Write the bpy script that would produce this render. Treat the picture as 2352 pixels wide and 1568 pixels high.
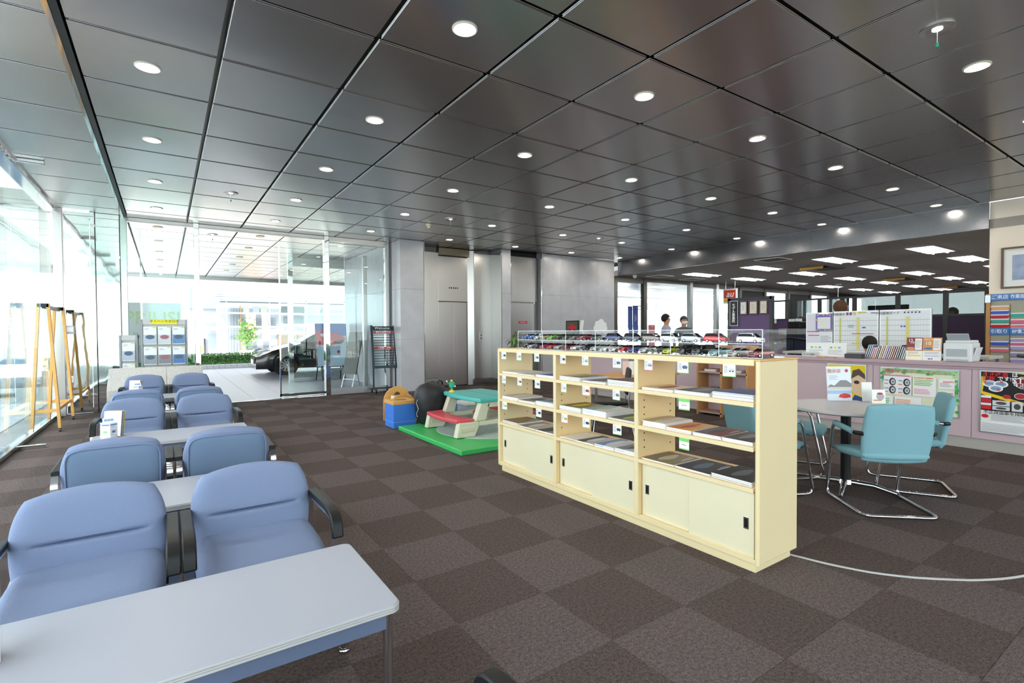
import bpy, bmesh, math, random
from mathutils import Vector, Matrix
random.seed(7)
PI = math.pi
for o in list(bpy.data.objects): bpy.data.objects.remove(o)
scene = bpy.context.scene
COL = scene.collection

# ---------------------------------------------------------------- camera
F, YAW, PIT, ROLL, EYE = 1170.25, .5986, -.0207, -.0062, 1.368
_s, _c = math.sin(YAW), math.cos(YAW)
FW = Vector((_s*math.cos(PIT), _c*math.cos(PIT), math.sin(PIT)))
_r0 = Vector((_c, -_s, 0)); _u0 = _r0.cross(FW)
RT = _r0*math.cos(ROLL) + _u0*math.sin(ROLL)
UP = _u0*math.cos(ROLL) - _r0*math.sin(ROLL)
cam_data = bpy.data.cameras.new('camera'); cam = bpy.data.objects.new('camera', cam_data); COL.objects.link(cam)
cam_data.sensor_width = 36; cam_data.lens = F/2352*36; cam_data.clip_start = .05; cam_data.clip_end = 400
mw = Matrix((RT, UP, -FW)).transposed().to_4x4(); mw.translation = (0, 0, EYE); cam.matrix_world = mw
scene.camera = cam
def ray(px, py): return FW + RT*((px-1176)/F) + UP*((784-py)/F)
def onX(px, py, x): d = ray(px, py); return Vector((0, 0, EYE)) + d*(x/d.x)
def onY(px, py, y): d = ray(px, py); return Vector((0, 0, EYE)) + d*(y/d.y)
def onZ(px, py, z): d = ray(px, py); return Vector((0, 0, EYE)) + d*((z-EYE)/d.z)

# ---------------------------------------------------------------- world, sun, exposure
world = bpy.data.worlds.new('sky'); scene.world = world; world.use_nodes = True
bg = world.node_tree.nodes['Background']; bg.inputs[0].default_value = (.92, .965, 1, 1); bg.inputs[1].default_value = 2.45
sun_d = bpy.data.lights.new('sun', 'SUN'); sun_d.energy = 3.2; sun_d.angle = .02; sun_d.color = (1, .96, .9)
sun = bpy.data.objects.new('sun', sun_d); COL.objects.link(sun); sun.rotation_euler = (math.radians(34), 0, math.radians(-12))
vs = scene.view_settings; vs.view_transform = 'Standard'; vs.look = 'None'; vs.gamma = 1; vs.use_curve_mapping = False
vs.exposure = .95
scene.cycles.use_adaptive_sampling = True; scene.cycles.adaptive_threshold = .02; scene.cycles.max_bounces = 6; scene.cycles.diffuse_bounces = 4; scene.cycles.glossy_bounces = 4
scene.cycles.transmission_bounces = 4; scene.cycles.transparent_max_bounces = 16
scene.cycles.use_denoising = True; scene.cycles.sample_clamp_indirect = 6
scene.cycles.caustics_reflective = False; scene.cycles.caustics_refractive = False
SKY_LAMP = 100.0      # brightness of a ceiling downlight
OFFICE_LAMP = 9.0    # brightness of an office ceiling fixture

# ---------------------------------------------------------------- materials
def lin(h):
    if isinstance(h, str):
        h = h.lstrip('#'); v = [int(h[i:i+2], 16)/255 for i in (0, 2, 4)]
        return tuple(((x+.055)/1.055)**2.4 if x > .04045 else x/12.92 for x in v)
    return tuple(h)
MATS = {}
def M(name, col='#888888', rough=.5, metal=0, var=0, vscale=8, bump=0, bscale=120, emit=0, stretch=None, coat=0, spec=.5):
    if name in MATS: return MATS[name]
    m = bpy.data.materials.new(name); m.use_nodes = True; nt = m.node_tree; N = nt.nodes; L = nt.links
    b = N['Principled BSDF']; c = lin(col)
    b.inputs['Base Color'].default_value = (*c, 1); b.inputs['Roughness'].default_value = rough
    b.inputs['Metallic'].default_value = metal; b.inputs['Specular IOR Level'].default_value = spec
    if coat: b.inputs['Coat Weight'].default_value = coat; b.inputs['Coat Roughness'].default_value = .05
    if emit:
        b.inputs['Emission Color'].default_value = (*c, 1); b.inputs['Emission Strength'].default_value = emit
    if var or bump:
        tc = N.new('ShaderNodeTexCoord'); src = tc.outputs['Object']
        if stretch:
            mp = N.new('ShaderNodeMapping'); mp.inputs['Scale'].default_value = stretch; L.new(src, mp.inputs[0]); src = mp.outputs[0]
    if var:
        n = N.new('ShaderNodeTexNoise'); n.inputs['Scale'].default_value = vscale; n.inputs['Detail'].default_value = 5; L.new(src, n.inputs['Vector'])
        mx = N.new('ShaderNodeMix'); mx.data_type = 'RGBA'
        mx.inputs[6].default_value = (*[x*(1-var) for x in c], 1); mx.inputs[7].default_value = (*[min(1, x*(1+var)) for x in c], 1)
        L.new(n.outputs['Fac'], mx.inputs[0]); L.new(mx.outputs[2], b.inputs['Base Color'])
    if bump:
        n = N.new('ShaderNodeTexNoise'); n.inputs['Scale'].default_value = bscale; n.inputs['Detail'].default_value = 2; L.new(src, n.inputs['Vector'])
        bp = N.new('ShaderNodeBump'); bp.inputs['Strength'].default_value = bump; bp.inputs['Distance'].default_value = .02
        L.new(n.outputs['Fac'], bp.inputs['Height']); L.new(bp.outputs[0], b.inputs['Normal'])
    MATS[name] = m; return m
def glass(name, tint, ior=1.45, extra=0):
    if name in MATS: return MATS[name]
    m = bpy.data.materials.new(name); m.use_nodes = True; nt = m.node_tree; N = nt.nodes; L = nt.links
    N.remove(N['Principled BSDF']); out = N['Material Output']
    tr = N.new('ShaderNodeBsdfTransparent'); tr.inputs[0].default_value = (*tint, 1)
    gl = N.new('ShaderNodeBsdfGlossy'); gl.inputs['Roughness'].default_value = .01; gl.inputs[0].default_value = (.95, 1, .98, 1)
    f0 = ((ior-1)/(ior+1))**2+extra            # Schlick reflectance, the same from both sides of a thin pane
    lw = N.new('ShaderNodeLayerWeight'); lw.inputs[0].default_value = .5
    pw = N.new('ShaderNodeMath'); pw.operation = 'POWER'; pw.inputs[1].default_value = 5; L.new(lw.outputs['Facing'], pw.inputs[0])
    ma = N.new('ShaderNodeMath'); ma.operation = 'MULTIPLY_ADD'; ma.inputs[1].default_value = 1-f0; ma.inputs[2].default_value = f0; L.new(pw.outputs[0], ma.inputs[0])
    mx = N.new('ShaderNodeMixShader'); fac = ma.outputs[0]
    L.new(fac, mx.inputs[0]); L.new(tr.outputs[0], mx.inputs[1]); L.new(gl.outputs[0], mx.inputs[2]); L.new(mx.outputs[0], out.inputs[0])
    MATS[name] = m; return m
def wavy_steel(name, col, rough, bump, bscale, stretch):
    return M(name, col, rough, 1, bump=bump, bscale=bscale, stretch=stretch)
def print_mat(name='print', rough=.45, coat=0):
    if name in MATS: return MATS[name]
    m = bpy.data.materials.new(name); m.use_nodes = True; nt = m.node_tree
    a = nt.nodes.new('ShaderNodeAttribute'); a.attribute_name = 'Col'
    b = nt.nodes['Principled BSDF']; nt.links.new(a.outputs['Color'], b.inputs['Base Color']); b.inputs['Roughness'].default_value = rough; b.inputs['Specular IOR Level'].default_value = .3
    if coat: b.inputs['Coat Weight'].default_value = coat
    MATS[name] = m; return m
def carpet(name, c1, c2):
    m = bpy.data.materials.new(name); m.use_nodes = True; nt = m.node_tree; N = nt.nodes; L = nt.links
    b = N['Principled BSDF']; b.inputs['Roughness'].default_value = 1; b.inputs['Specular IOR Level'].default_value = .1
    g = N.new('ShaderNodeNewGeometry')
    n = N.new('ShaderNodeTexNoise'); n.inputs['Scale'].default_value = 170; n.inputs['Detail'].default_value = 3; L.new(g.outputs['Position'], n.inputs['Vector'])
    n2 = N.new('ShaderNodeTexNoise'); n2.inputs['Scale'].default_value = 60; n2.inputs['Detail'].default_value = 2; L.new(g.outputs['Position'], n2.inputs['Vector'])
    ad = N.new('ShaderNodeMath'); ad.operation = 'MULTIPLY_ADD'; L.new(n.outputs['Fac'], ad.inputs[0]); ad.inputs[1].default_value = .65
    m2 = N.new('ShaderNodeMath'); m2.operation = 'MULTIPLY'; L.new(n2.outputs['Fac'], m2.inputs[0]); m2.inputs[1].default_value = .35; L.new(m2.outputs[0], ad.inputs[2])
    r = N.new('ShaderNodeValToRGB'); r.color_ramp.elements[0].position = .38; r.color_ramp.elements[1].position = .62
    r.color_ramp.elements[0].color = (*lin(c1), 1); r.color_ramp.elements[1].color = (*lin(c2), 1); L.new(ad.outputs[0], r.inputs[0]); L.new(r.outputs[0], b.inputs['Base Color'])
    bp = N.new('ShaderNodeBump'); bp.inputs['Strength'].default_value = .5; bp.inputs['Distance'].default_value = .01; L.new(n.outputs['Fac'], bp.inputs['Height']); L.new(bp.outputs[0], b.inputs['Normal'])
    MATS[name] = m; return m
CARPET_A = carpet('carpet_light', '#4f4646', '#7d716f'); CARPET_B = carpet('carpet_dark', '#453c3a', '#6e625f')  # one carpet; light and dark from pile direction put into the colours
STEEL = wavy_steel('ceiling_steel', '#bab9b8', .27, .12, 1.3, (1, 1, 1))
_b = STEEL.node_tree.nodes['Principled BSDF']; _b.inputs['Anisotropic'].default_value = .92          # brushed: blurs along x
_t = STEEL.node_tree.nodes.new('ShaderNodeCombineXYZ'); _t.inputs[0].default_value = 1; STEEL.node_tree.links.new(_t.outputs[0], _b.inputs['Tangent'])
STEEL_SIDE = M('ceiling_steel_edge', '#a5a29d', .28, 1)
BRUSHED = wavy_steel('brushed_steel', '#bcbbb9', .3, .06, 2.2, (1, 1, .4))
MIRROR = wavy_steel('polished_steel', '#d8dcdc', .04, .14, 2.5, (1, 1, .7))
CHROME = M('chrome', '#d9d9dc', .08, 1)
ALU = M('aluminium', '#b9bcc0', .35, 1)
GLASS = glass('window_glass', (.95, .99, .985), 1.45, .0)
ACRYL = glass('acrylic', (.98, .983, .988), 1.3, 0)
MARBLE = M('grey_marble', '#c3c4ca', .28, 0, var=.16, vscale=3.5, spec=.5)
STONE = M('speckled_stone', '#cfccc8', .5, 0, var=.5, vscale=60)
BLACK = M('black_plastic', '#101114', .42, spec=.3)
DARK = M('dark_metal', '#1b2227', .4, .3)
WHITE = M('white_plastic', '#eeeeee', .4)
WHITEM = M('white_paint', '#f1f1ef', .6)
PAPER = M('paper', '#f4f4f2', .7)
CREAM = M('cream_laminate', '#e6d3a8', .45, var=.05, vscale=3)
CREAMD = M('cream_door', '#e0d8ba', .45, var=.04, vscale=3)
BIRCH = M('birch_inside', '#edcf9a', .5, var=.08, vscale=4, stretch=(1, 6, 1))
WOOD = M('oak', '#c8925a', .5, var=.2, vscale=6, stretch=(8, 8, .8))
PINE = M('pine', '#dba75c', .45, var=.14, vscale=6, stretch=(1, 1, 5))
BLUEFAB = M('blue_fabric', '#7b89a9', .9, var=.1, vscale=350, bump=.25, bscale=500)
BLUEFAB2 = M('blue_back_fabric', '#6d829f', .9, var=.08, vscale=350, bump=.2, bscale=500)
TEAL = M('teal_fabric', '#82b1bd', .9, var=.1, vscale=300, bump=.25, bscale=450)
PRINT = print_mat()
GLOSSPRINT = print_mat('glossy_print', .45)

# ---------------------------------------------------------------- mesh building
class MB:
    def __init__(s): s.v = []; s.f = []; s.m = []; s.c = []; s.cur = 0; s.col = (1, 1, 1)
    def add(s, vs, fs):
        b = len(s.v); s.v += [tuple(v) for v in vs]
        for f in fs: s.f.append([b+i for i in f]); s.m.append(s.cur); s.c.append(s.col)
        return s
    def color(s, h): s.col = lin(h); return s
    def box(s, x0, x1, y0, y1, z0, z1):
        return s.add([(x0,y0,z0),(x1,y0,z0),(x1,y1,z0),(x0,y1,z0),(x0,y0,z1),(x1,y0,z1),(x1,y1,z1),(x0,y1,z1)],
                     [(3,2,1,0),(4,5,6,7),(0,1,5,4),(1,2,6,5),(2,3,7,6),(3,0,4,7)])
    def obox(s, size, mat):
        a, b, c = [k/2 for k in size]
        return s.add([mat @ Vector(p) for p in [(-a,-b,-c),(a,-b,-c),(a,b,-c),(-a,b,-c),(-a,-b,c),(a,-b,c),(a,b,c),(-a,b,c)]],
                     [(3,2,1,0),(4,5,6,7),(0,1,5,4),(1,2,6,5),(2,3,7,6),(3,0,4,7)])
    def tube(s, path, r, n=8, closed=False, rect=None, up=None):
        P = [Vector(p) for p in path]; k = len(P); rs = r if isinstance(r, (list, tuple)) else [r]*k
        prof = [(math.cos(2*PI*i/n), math.sin(2*PI*i/n)) for i in range(n)]
        if rect: prof = [(rect[0]/2, rect[1]/2), (-rect[0]/2, rect[1]/2), (-rect[0]/2, -rect[1]/2), (rect[0]/2, -rect[1]/2)]; n = 4; rs = [1]*k
        V = []; nn = None
        for i in range(k):
            a = P[(i-1) % k] if (i or closed) else P[0]; b = P[(i+1) % k] if (i < k-1 or closed) else P[-1]
            t = (b-a).normalized()
            if nn is None:
                nn = Vector(up) if up else (Vector((0,0,1)) if abs(t.z) < .9 else Vector((0,1,0)))
            elif up: nn = Vector(up)
            nn = (nn - t*nn.dot(t)).normalized(); bn = t.cross(nn)
            for u, w in prof: V.append(P[i] + (bn*u + nn*w)*rs[i])
        Fc = []
        for i in range(k if closed else k-1):
            j = (i+1) % k
            for q in range(n): Fc.append((i*n+q, i*n+(q+1) % n, j*n+(q+1) % n, j*n+q))
        if not closed: Fc += [tuple(range(n))[::-1], tuple((k-1)*n+q for q in range(n))]
        return s.add(V, Fc)
    def cyl(s, p0, p1, r, n=16, r2=None): return s.tube([p0, p1], [r, r if r2 is None else r2], n)
    def prism(s, pts, origin, ux, uy, depth):
        o, ux, uy = Vector(origin), Vector(ux), Vector(uy); d = ux.cross(uy).normalized()*depth; n = len(pts)
        V = [o+ux*a+uy*b for a, b in pts]; V += [v+d for v in V]
        return s.add(V, [tuple(range(n))[::-1], tuple(range(n, 2*n))] + [(i, (i+1) % n, n+(i+1) % n, n+i) for i in range(n)])
    def lathe(s, prof, n=24, c=(0, 0, 0), ring=False):
        if ring: prof = list(prof)+[prof[0]]
        k = len(prof); V = [(c[0]+r*math.cos(2*PI*i/n), c[1]+r*math.sin(2*PI*i/n), c[2]+z) for r, z in prof for i in range(n)]
        Fc = [(a*n+i, a*n+(i+1) % n, (a+1)*n+(i+1) % n, (a+1)*n+i) for a in range(k-1) for i in range(n)]
        if not ring: Fc += [tuple(range(n))[::-1], tuple((k-1)*n+i for i in range(n))]
        return s.add(V, Fc)
    def sphere(s, c, r, n=12, m=8, sc=(1, 1, 1)):
        c = Vector(c); V = [c+Vector((0, 0, r*sc[2]))]
        for j in range(1, m):
            a = PI*j/m
            for i in range(n): V.append(c+Vector((r*sc[0]*math.sin(a)*math.cos(2*PI*i/n), r*sc[1]*math.sin(a)*math.sin(2*PI*i/n), r*sc[2]*math.cos(a))))
        V.append(c-Vector((0, 0, r*sc[2]))); e = len(V)-1
        Fc = [(0, 1+i, 1+(i+1) % n) for i in range(n)]
        for j in range(m-2): Fc += [(1+j*n+i, 1+(j+1)*n+i, 1+(j+1)*n+(i+1) % n, 1+j*n+(i+1) % n) for i in range(n)]
        Fc += [(e, 1+(m-2)*n+(i+1) % n, 1+(m-2)*n+i) for i in range(n)]
        return s.add(V, Fc)
    def pillow(s, w, h, t, mat, a=.2, p=8, n=22, front=None, flat=.35, top=1):
        """rounded slab: local x width, local z height, local y thickness (front at -y)"""
        g = [math.sin(PI/2*(-1+2*i/n)) for i in range(n+1)]
        for side in (-1, 1):
            V = []; Fc = []
            for j in range(n+1):
                for i in range(n+1):
                    u, v = g[i], g[j]
                    ae = a*(top if v > 0 else 1); x = w/2*u*math.sqrt(1-ae*v*v); z = h/2*v*math.sqrt(1-ae*u*u)
                    e = max(0, (1-abs(u)**p)*(1-abs(v)**p))**flat
                    y = side*t/2*e
                    if side < 0 and front: y += front(u, v)*e
                    V.append(mat @ Vector((x, y, z)))
            for j in range(n):
                for i in range(n):
                    q = (j*(n+1)+i, j*(n+1)+i+1, (j+1)*(n+1)+i+1, (j+1)*(n+1)+i)
                    Fc.append(q if side < 0 else q[::-1])
            s.add(V, Fc)
        return s
    def build(s, name, mats, parent=None, smooth=None, bevel=0, seg=2, merge=False, loc=None, kind=None):
        me = bpy.data.meshes.new(name); me.from_pydata(s.v, [], s.f)
        mats = mats if isinstance(mats, (list, tuple)) else [mats]
        for m in mats: me.materials.append(m)
        if len(mats) > 1: me.polygons.foreach_set('material_index', s.m)
        if any(m in (PRINT, GLOSSPRINT) for m in mats):
            at = me.color_attributes.new('Col', 'FLOAT_COLOR', 'CORNER'); buf = []
            for f, c in zip(s.f, s.c): buf += [*c, 1]*len(f)
            at.data.foreach_set('color', buf)
        if merge:
            bm = bmesh.new(); bm.from_mesh(me); bmesh.ops.remove_doubles(bm, verts=bm.verts, dist=1e-4); bm.to_mesh(me); bm.free()
        if smooth is not None:
            me.polygons.foreach_set('use_smooth', [True]*len(me.polygons)); me.set_sharp_from_angle(angle=math.radians(smooth))
        me.update()
        o = bpy.data.objects.new(name, me); COL.objects.link(o)
        if parent: o.parent = parent
        if loc: o.location = loc
        if kind: o['kind'] = kind
        if bevel:
            b = o.modifiers.new('bevel', 'BEVEL'); b.width = bevel; b.segments = seg; b.limit_method = 'ANGLE'; b.angle_limit = math.radians(40); b.harden_normals = False
        return o
def T(x=0, y=0, z=0, rx=0, ry=0, rz=0):
    return Matrix.Translation((x, y, z)) @ Matrix.Rotation(rz, 4, 'Z') @ Matrix.Rotation(ry, 4, 'Y') @ Matrix.Rotation(rx, 4, 'X')
def arc(pts, r=.05, n=5):
    """round the corners of a polyline"""
    P = [Vector(p) for p in pts]; out = [P[0]]
    for i in range(1, len(P)-1):
        a, b = (P[i-1]-P[i]), (P[i+1]-P[i]); rr = min(r, a.length*.48, b.length*.48); a.normalize(); b.normalize()
        p0, p2 = P[i]+a*rr, P[i]+b*rr
        for k in range(n+1):
            t = k/n; out.append(p0*(1-t)**2+P[i]*2*t*(1-t)+p2*t*t)
    out.append(P[-1]); return out
def thing(name, label, cat, loc=(0, 0, 0), rz=0, group=None):
    o = bpy.data.objects.new(name, None); COL.objects.link(o); o.empty_display_size = .1
    o.location = loc; o.rotation_euler = (0, 0, rz); o['label'] = label; o['category'] = cat
    if group: o['group'] = group
    return o
def tag(o, label, cat, group=None):
    o['label'] = label; o['category'] = cat
    if group: o['group'] = group
    return o
def struct(o, label=None):
    o['kind'] = 'structure'
    if label: o['label'] = label
    return o
def sroot(name, loc=(0, 0, 0)):
    o = bpy.data.objects.new(name, None); COL.objects.link(o); o.location = loc; o['kind'] = 'structure'; return o
def dup(root, loc=None, rz=None, label=None, group=None):
    r = root.copy(); COL.objects.link(r)
    if loc is not None: r.location = loc
    if rz is not None: r.rotation_euler = (0, 0, rz)
    if label: r['label'] = label
    if group: r['group'] = group
    for ch in list(root.children):
        c = ch.copy(); COL.objects.link(c); c.parent = r
        for g in list(ch.children):
            d = g.copy(); COL.objects.link(d); d.parent = c
    return r
def inst(o, loc, rz=0, parent=None):
    c = o.copy(); COL.objects.link(c); c.location = loc; c.rotation_euler = (0, 0, rz)
    if parent: c.parent = parent
    return c
def lettering(body, size, mat, parent=None, loc=(0, 0, 0), rot=(PI/2, 0, 0), align='CENTER', bold=0, shear=0, sx=1, name='lettering', spacing=1):
    """flat text standing in the local x-z plane, read from -y"""
    cu = bpy.data.curves.new(name, 'FONT'); cu.body = body; cu.size = size; cu.align_x = align; cu.align_y = 'CENTER'
    cu.offset = bold*size; cu.shear = shear; cu.extrude = .0006; cu.resolution_u = 2; cu.space_line = spacing
    t = bpy.data.objects.new('t', cu); COL.objects.link(t)
    dg = bpy.context.evaluated_depsgraph_get(); me = bpy.data.meshes.new_from_object(t.evaluated_get(dg)); bpy.data.objects.remove(t)
    me.materials.clear(); me.materials.append(mat); me.name = name
    o = bpy.data.objects.new(name, me); COL.objects.link(o); o.location = loc; o.rotation_euler = rot; o.scale = (sx, 1, 1)
    if parent: o.parent = parent
    return o
def art(items, w, h, parent=None, loc=(0, 0, 0), rot=(0, 0, 0), name='printed_picture', mat=None):
    """flat print in the local x-z plane (x 0..1 left to right, z 0..1 bottom to top of a w x h sheet), read from -y"""
    b = MB(); k = 0
    for it in items:
        k += 1; y = -.0003*k; b.color(it[1]); d = it[2:]
        if it[0] == 'r': pts = [(d[0], d[1]), (d[2], d[1]), (d[2], d[3]), (d[0], d[3])]
        elif it[0] == 'e': pts = [(d[0]+d[2]*math.cos(2*PI*i/20), d[1]+d[3]*math.sin(2*PI*i/20)) for i in range(20)]
        elif it[0] == 'o': pts = [(d[0]+d[2]*math.cos(PI/8+2*PI*i/8), d[1]+d[3]*math.sin(PI/8+2*PI*i/8)) for i in range(8)]
        else: pts = d[0]
        b.add([(x*w, y, z*h) for x, z in pts], [tuple(range(len(pts)))])
    o = b.build(name, mat or PRINT, parent); o.location = loc; o.rotation_euler = rot; return o
def lines(x0, z0, x1, z1, n, col, fill=.45, ragged=True):
    out = []; dz = (z1-z0)/n
    for i in range(n):
        e = x1-(random.random()*.35*(x1-x0) if ragged else 0)
        out.append(('r', col, x0, z1-dz*(i+fill), e, z1-dz*i))
    return out
ORD = ['first', 'second', 'third', 'fourth', 'fifth', 'sixth', 'seventh', 'eighth', 'ninth', 'tenth', 'eleventh', 'twelfth', 'thirteenth', 'fourteenth', 'fifteenth', 'sixteenth', 'seventeenth', 'eighteenth', 'nineteenth', 'twentieth', 'twenty-first', 'twenty-second', 'twenty-third', 'twenty-fourth', 'twenty-fifth']
# ================================================================ THE SETTING
CZ = 3.43; GX, GY = 1.296, 3.549
# ---- floor: a slab carrying half-metre carpet tiles
fl = struct(MB().box(-1.6, 30, -5.2, 11.38, -.08, -.013).build('floor', M('screed', '#4a4442', .9)))
tA = MB().box(-.2492, .2492, -.2492, .2492, -.012, 0); meA = tA.build('carpet_tile', CARPET_A, fl); meB = MB().box(-.2492, .2492, -.2492, .2492, -.012, 0).build('carpet_tile', CARPET_B, fl)
cells = []
for i in range(-8, 57):
    for j in range(-14, 20):
        x, y = 2.1122+.5*i+.25, 1.5895+.5*j+.25
        if x < -1.6 or x > 29.8 or y < -5 or y > 11.6: continue
        d = Vector((x, y, -EYE)); dep = d.dot(FW); vis = False
        if dep > .3:
            px = 1176+F*d.dot(RT)/dep; py = 784-F*d.dot(UP)/dep; vis = -150 < px < 2500 and py < 1750 and x < 7.4
        cells.append((0 if vis else 1, d.length, x, y, (i+j) % 2))
cells.sort()
rest = MB()
first = [True, True]
for k, (nv, dist, x, y, par) in enumerate(cells):
    cut = y > 11.13                                   # trimmed at the entrance line
    if k < 292 and not cut:
        src = meB if par else meA
        if first[par]: src.location = (x, y, 0); first[par] = False
        else: inst(src, (x, y, 0))
    else:
        rest.cur = par; rest.box(x-.2492, x+.2492, y-.2492, min(y+.2492, 11.37), -.012, 0)
rest.build('carpet_tile_field', [CARPET_A, CARPET_B], fl, kind='stuff')
# curved metal edging let into the carpet
pts = [(3.10, 1.62), (3.118, 1.558), (3.16, 1.396), (3.244, 1.206), (3.37, 1.045), (3.583, .86), (3.736, .771), (3.882, .71), (4.15, .63), (4.45, .6), (4.8, .62)]
sm = []
for a, b in zip(pts[:-1], pts[1:]):
    for t in (0, .33, .66): sm.append((a[0]*(1-t)+b[0]*t, a[1]*(1-t)+b[1]*t, .003))
sm = [sm[0]]+[tuple((sm[i-1][k]+sm[i][k]*2+sm[i+1][k])/4 for k in range(3)) for i in range(1, len(sm)-1)]+[sm[-1]]
tag(MB().tube(sm, 1, rect=(.011, .008)).build('carpet_edging_strip', M('bright_strip', '#e6e6e6', .4, .5)), 'curved chrome edging strip let into the carpet near the cream shelf', 'floor trim')

# ---- ceiling: steel tray panels hung under a dark soffit
ce = struct(MB().box(-1.6, 11.25, -5.2, 11.42, CZ+.075, CZ+.2).build('ceiling', M('soffit', '#6b6964', .3, 1)))
PW = .865
pan = MB(); pan.box(0, PW, 0, PW, CZ, CZ+.012)
for q in ((0, .012, 0, PW), (PW-.012, PW, 0, PW), (.012, PW-.012, 0, .012), (.012, PW-.012, PW-.012, PW)): pan.box(*q, CZ+.012, CZ+.07)
panel0 = pan.build('ceiling_panel', STEEL, ce, bevel=.004, seg=1); used = False
def panel(i, j, parent):
    global used
    p = (GX+.9*i, GY+.9*j, 0)
    if not used: panel0.location = p; used = True; return
    q = inst(panel0, p); q.parent = parent
for i in range(-3, 11):
    for j in range(-5, 8):
        panel(i, j, ce)
    if i <= 7: panel(i, 8, ce)
MB().box(-1.6, 11.25, -5.2, GY-.9*5-.04, CZ, CZ+.07).build('ceiling_infill', STEEL, ce)
MB().box(11.165, 11.2, GY-.9*5, 10.8, CZ, CZ+.07).build('ceiling_edge_strip', STEEL_SIDE, ce)
MB().box(GX-1.8-.055, GX-1.8-.012, -1, 11.3, CZ-.012, CZ+.07).build('ceiling_track', BLACK, ce)
MB().box(GX-1.8-.09, GX-1.8-.058, -1, 11.3, CZ-.02, CZ+.07).build('track_rail', CHROME, ce)
# canopy continuing outside above the forecourt
ca = struct(MB().box(-6.5, 12, 11.42, 22.05, CZ+.075, CZ+.3).build('canopy', M('soffit', '#6b6964', .3, 1)))
for i in range(-4, 4):
    for j in range(9, 21): panel(i, j, ca)
for i in ():
    for j in range(2, 9): panel(i, j, ca)
far = MB()
for i in list(range(4, 12)):
    for j in range(13, 21): far.box(GX+.9*i, GX+.9*i+PW, GY+.9*j, GY+.9*j+PW, CZ, CZ+.07)
for i in range(12, 34):
    for j in range(9, 21): far.box(GX+.9*i, GX+.9*i+PW, GY+.9*j, GY+.9*j+PW, CZ, CZ+.07)
far.build('canopy_panel_field', STEEL, ca, kind='stuff')
MB().box(12, 32, 11.3, 22.05, CZ+.075, CZ+.3).build('canopy_soffit', M('soffit', '#6b6964'), ca)
MB().box(-6.5, 32, 22.0, 22.12, CZ-.1, CZ+.3).build('canopy_edge', BRUSHED, ca)

# ---- glazed left wall
w1 = sroot('window_1')
fins = [-5.2, -2.6, .1, 2.8, 5.5, 8.22, 11.1]
for a, b in zip(fins[:-1], fins[1:]):
    MB().box(-1.512, -1.5, a+.006, b-.006, .05, CZ-.06).build('pane', GLASS, w1)
    if b < 11:
        MB().box(-1.5, -1.22, b-.006, b+.006, .05, CZ-.05).build('glass_fin', GLASS, w1)
        MB().box(-1.5, -1.2, b-.02, b+.02, 0, .045).build('fin_shoe', CHROME, w1, bevel=.004)
        MB().box(-1.5, -1.15, b-.025, b+.025, CZ-.05, CZ-.005).build('fin_head', CHROME, w1, bevel=.004)
MB().box(-1.55, -1.46, -5.2, 11.1, 0, .05).build('bottom_rail', CHROME, w1, bevel=.004)
MB().box(-1.58, -1.43, -5.2, 11.1, CZ-.07, CZ-.001).build('top_rail', CHROME, w1, bevel=.004)
MB().box(-1.48, -1.36, 11.1, 11.22, 0, CZ).build('corner_post', BRUSHED, w1, bevel=.006)
MB().box(-1.355, -1.02, 11.2, 11.215, .03, CZ-.02).build('mirror_panel', MIRROR, w1)
# glazing behind the camera
w4 = sroot('window_4')
for k in range(5):
    a = -1.5+k*2.55; MB().box(a+.03, a+2.52, -5.21, -5.2, .05, CZ-.05).build('pane', GLASS, w4)
    MB().box(a-.03, a+.03, -5.25, -5.15, 0, CZ).build('mullion', BRUSHED, w4)
# ---- entrance wall
w2 = sroot('window_2')
def post(x0, x1, y0, y1, mt=MIRROR, z1=CZ, nm='post', par=None, z0=0): return MB().box(x0, x1, y0, y1, z0, z1).build(nm, mt, par or w2, bevel=.006)
post(-1.02, -.95, 11.18, 11.36); post(-.95, -.62, 11.24, 11.46, MIRROR, nm='steel_column'); post(-.62, -.52, 11.3, 11.42, M('green_steel', '#b7c6c2', .25, 1), nm='frame_upright')
MB().box(-.52, .48, 11.35, 11.362, .06, 3.28).build('pane', GLASS, w2); post(-.52, .48, 11.33, 11.4, BRUSHED, .06, 'bottom_rail')
post(.48, .57, 11.28, 11.42); post(2.86, 2.96, 11.3, 11.46)
MB().box(2.96, 4.2, 11.36, 11.372, .14, 3.3).build('pane', GLASS, w2); post(2.96, 4.2, 11.32, 11.4, ALU, .14, 'bottom_rail'); post(2.96, 4.2, 11.32, 11.42, BRUSHED, 3.43, 'head_rail', z0=3.3)
post(4.2, 4.25, 11.3, 11.42); post(3.98, 4.08, 12.2, 12.3, BRUSHED, 3.2)
post(-1.02, 2.86, 11.34, 11.46, BRUSHED, CZ, 'head_track', z0=3.36)
MB().box(.57, 2.86, 11.3, 11.42, -.01, .004).build('threshold', CHROME, w2)
d1 = sroot('door_1')
for x0, x1, y in ((-.35, .52, 11.5), (1.98, 2.9, 11.5)):
    MB().box(x0, x1, y, y+.012, .08, 3.25).build('door_pane', GLASS, d1)
    MB().box(x0, x0+.025, y-.01, y+.022, .02, 3.3).box(x0, x1, y-.01, y+.022, .02, .08).build('door_frame', MIRROR, d1)
# outer vestibule screen
w5 = sroot('window_5')
MB().box(2.83, 2.95, 15.05, 15.17, 0, CZ).build('post', MIRROR, w5); MB().box(2.95, 4.36, 15.07, 15.15, 3.2, CZ).build('head_rail', BRUSHED, w5)
MB().box(2.95, 4.36, 15.1, 15.112, .1, 3.2).build('pane', GLASS, w5); MB().box(2.95, 4.36, 15.06, 15.16, 0, .1).build('bottom_rail', ALU, w5)

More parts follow.
